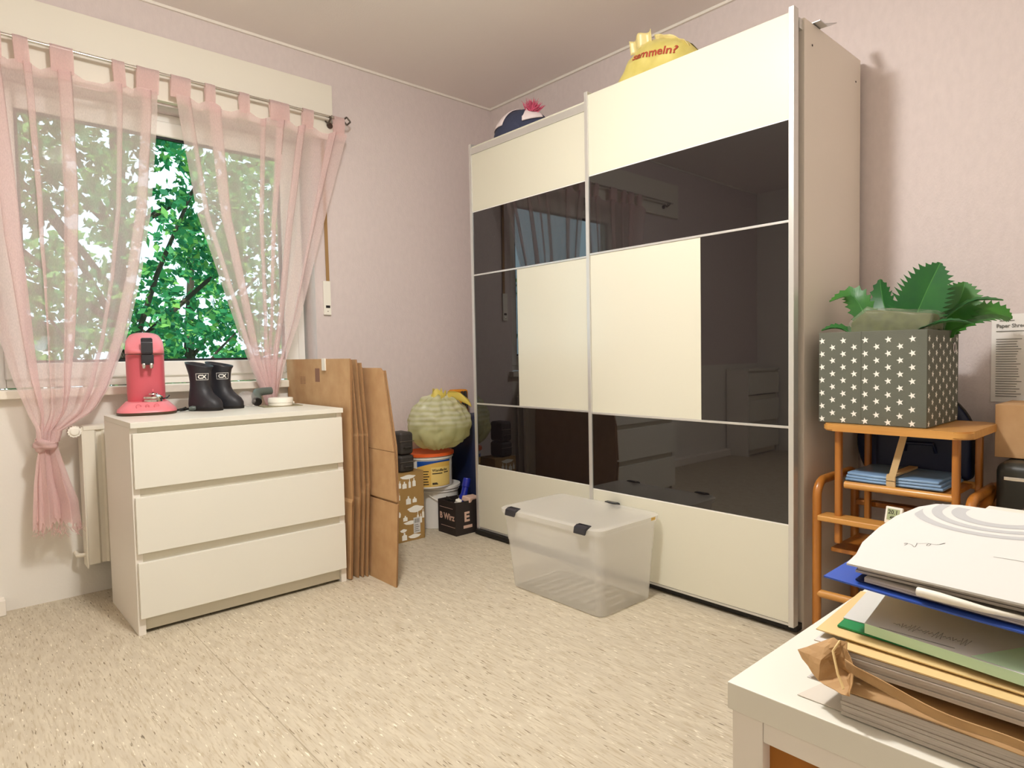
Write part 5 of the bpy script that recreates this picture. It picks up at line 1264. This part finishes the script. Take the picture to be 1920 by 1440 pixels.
    B('cover', (-.06, -.12, 0), (.14, .05, zb - z - .001), M['blackbrown'], t, bev=.003)
    B('pages', (-.055, -.118, .0035), (.138, .0505, zb - z - .0045), M['paper_edge'], t, bev=0)
    # upper heap: cream card, blue folder, papers, white sheets
    z = zb
    sheet('card_folder', 'thin cream folder directly below the blue folder', 'folder', [(-2.160, -3.260), (-2.172, -3.47), (-1.95, -3.47), (-1.93, -3.246)], z, .0012, M['manila'], M['paper_grey'], curl=lambda u, v: .0035 * (1 - u) ** 2); z += .0018
    t = sheet('blue_folder', 'glossy blue card folder sticking out under the white sheets', 'folder', [(-2.174, -3.249), (-2.184, -3.48), (-1.90, -3.48), (-1.88, -3.245)], z, .0014, M['blue_card'], M['blue_card'], curl=lambda u, v: .0055 * (1 - u) ** 2); z += .0019
    sheet('dark_folder', 'dark blue inner folder leaf on the blue folder', 'folder', [(-2.166, -3.273), (-2.176, -3.48), (-1.91, -3.48), (-1.89, -3.262)], z, .0014, M['blue_dark'], M['blue_dark'], curl=lambda u, v: .0045 * (1 - u) ** 2); z += .0018
    for k in range(2):
        sheet('document', 'stapled document, %s of two between the folders' % ['lower', 'upper'][k], 'document', [(-2.168, -3.281), (-2.178, -3.48), (-1.90, -3.48), (-1.89, -3.27)], z, .0016, M['paper_grey'], M['paper_edge'], group='documents between the folders', curl=lambda u, v: .004 * (1 - u) ** 2, nx=6, ny=3); z += .0019
    t0 = thing('pocket_sleeve', 'clear plastic sleeve curling out between the documents', 'sleeve', (-2.170, -3.34, z + .0025))
    bm = bmesh.new(); tube(bm, [(-.004, .016, .002), (-.006, 0, .002), (-.006, -.03, .0005), (-.004, -.07, .000)], [.0035, .0036, .0024, .001], 10); fin('rolled_edge', bm, M['white_plastic'], t0, smooth=True)
    bm = bmesh.new(); grid(bm, 8, 4, lambda u, v: (-.004 + .05 * v, .012 - .10 * u, -.0008 - .002 * math.sin(PI * u) * (1 - v))); solid(fin('film', bm, M['clear'], t0), .0005)
    z += .0045
    zz = z
    cur = lambda u, v: .0065 * (1 - u) ** 2 - .002 * u
    # rounded sheets: stack of white paper
    def white(name, label, x0, xf, yl, z, th, top, corner, sub=False):
        pts = [(x0, yl), (x0 - .010, -3.48), (xf, -3.48)]
        # outline with a big rounded far-left corner
        far = [(xf, yl - .028 + .05), (xf - .045, yl + .042), (xf - .10, yl + .046), (xf - .16, yl + .038), (xf - .22, yl + .020)]
        poly = pts + [(xf, yl - .01)] + [(xf - .012, yl + .012), (xf - .04, yl + .022), (xf - .10, yl + .026), (xf - .16, yl + .022), (x0 + .07, yl + .014), (x0 + .03, yl + .004)]
        c = Vector((sum(p[0] for p in poly) / len(poly), sum(p[1] for p in poly) / len(poly), z))
        bm = bmesh.new(); prism(bm, [(p[0] - c.x, p[1] - c.y) for p in poly], 0, th, 'z')
        return tag(fin(name, bm, top, loc=c), label, 'paper', 'white sheets on top of the pile'), c
    for k in range(3):
        h = .0020
        white('drawing_paper', 'drawing paper %s under the top sheet' % ['lowest of three', 'middle of three', 'directly'][k], -2.160 + rnd.uniform(-.002, .002), -1.885 + rnd.uniform(-.004, .004), -3.270 + rnd.uniform(-.003, .002), z, h, M['paper_grey'] if k % 2 else M['paper_edge'], None)
        z += h + .0004
    tp, c = white('drawing_paper', 'topmost white sheet with pencil scribble and grey rings', -2.170, -1.878, -3.267, z, .0016, M['paper'], None)
    zt = .0017
    # pencil scribble
    def flat_line(pts, w, m, nm, lab=None):
        bm = bmesh.new(); P = [Vector((p[0] - c.x, p[1] - c.y, zt)) for p in pts]
        L_, R_ = [], []
        for i, p in enumerate(P):
            d = (P[min(i + 1, len(P) - 1)] - P[max(i - 1, 0)]).normalized(); n = Vector((-d.y, d.x, 0)) * w
            L_.append(bm.verts.new(p + n)); R_.append(bm.verts.new(p - n))
        for i in range(len(P) - 1): bm.faces.new((L_[i], L_[i + 1], R_[i + 1], R_[i]))
        return fin(nm, bm, m, tp, label=lab)
    sc = []
    for k in range(60):
        s = k / 59; y = -3.282 - .030 * s; x = -2.085 + .030 * s + .006 * math.sin(17 * s) * (1 - .4 * s) + .003 * math.sin(39 * s); sc.append((x, y - .003 * math.cos(23 * s)))
    flat_line(sc, .0004, M['ink_grey'], 'pencil_scribble', 'pencil scribble')
    flat_line([(-2.07 + .002 * math.sin(k), -3.352 - .012 * k) for k in range(8)], .0006, M['ink_grey'], 'pencil_line', 'pencil line')
    for r0, r1, m in ((.10, .088, M['grey_print']), (.078, .066, M['grey_print']), (.056, .040, M['grey_print'])):
        bm = bmesh.new(); cx, cy = -1.905, -3.325
        def arc(u, v):
            a = PI * (.42 + 1.16 * u); r = r1 + (r0 - r1) * v
            x = min(cx + r * 1.0 * math.cos(a), -1.885); y = cy + r * .85 * math.sin(a)
            y = min(y, -3.252)
            return (x - c.x, y - c.y, zt + .0001)
        grid(bm, 40, 2, arc); fin('grey_ring', bm, m, tp, label='pale grey printed ring')
papers()
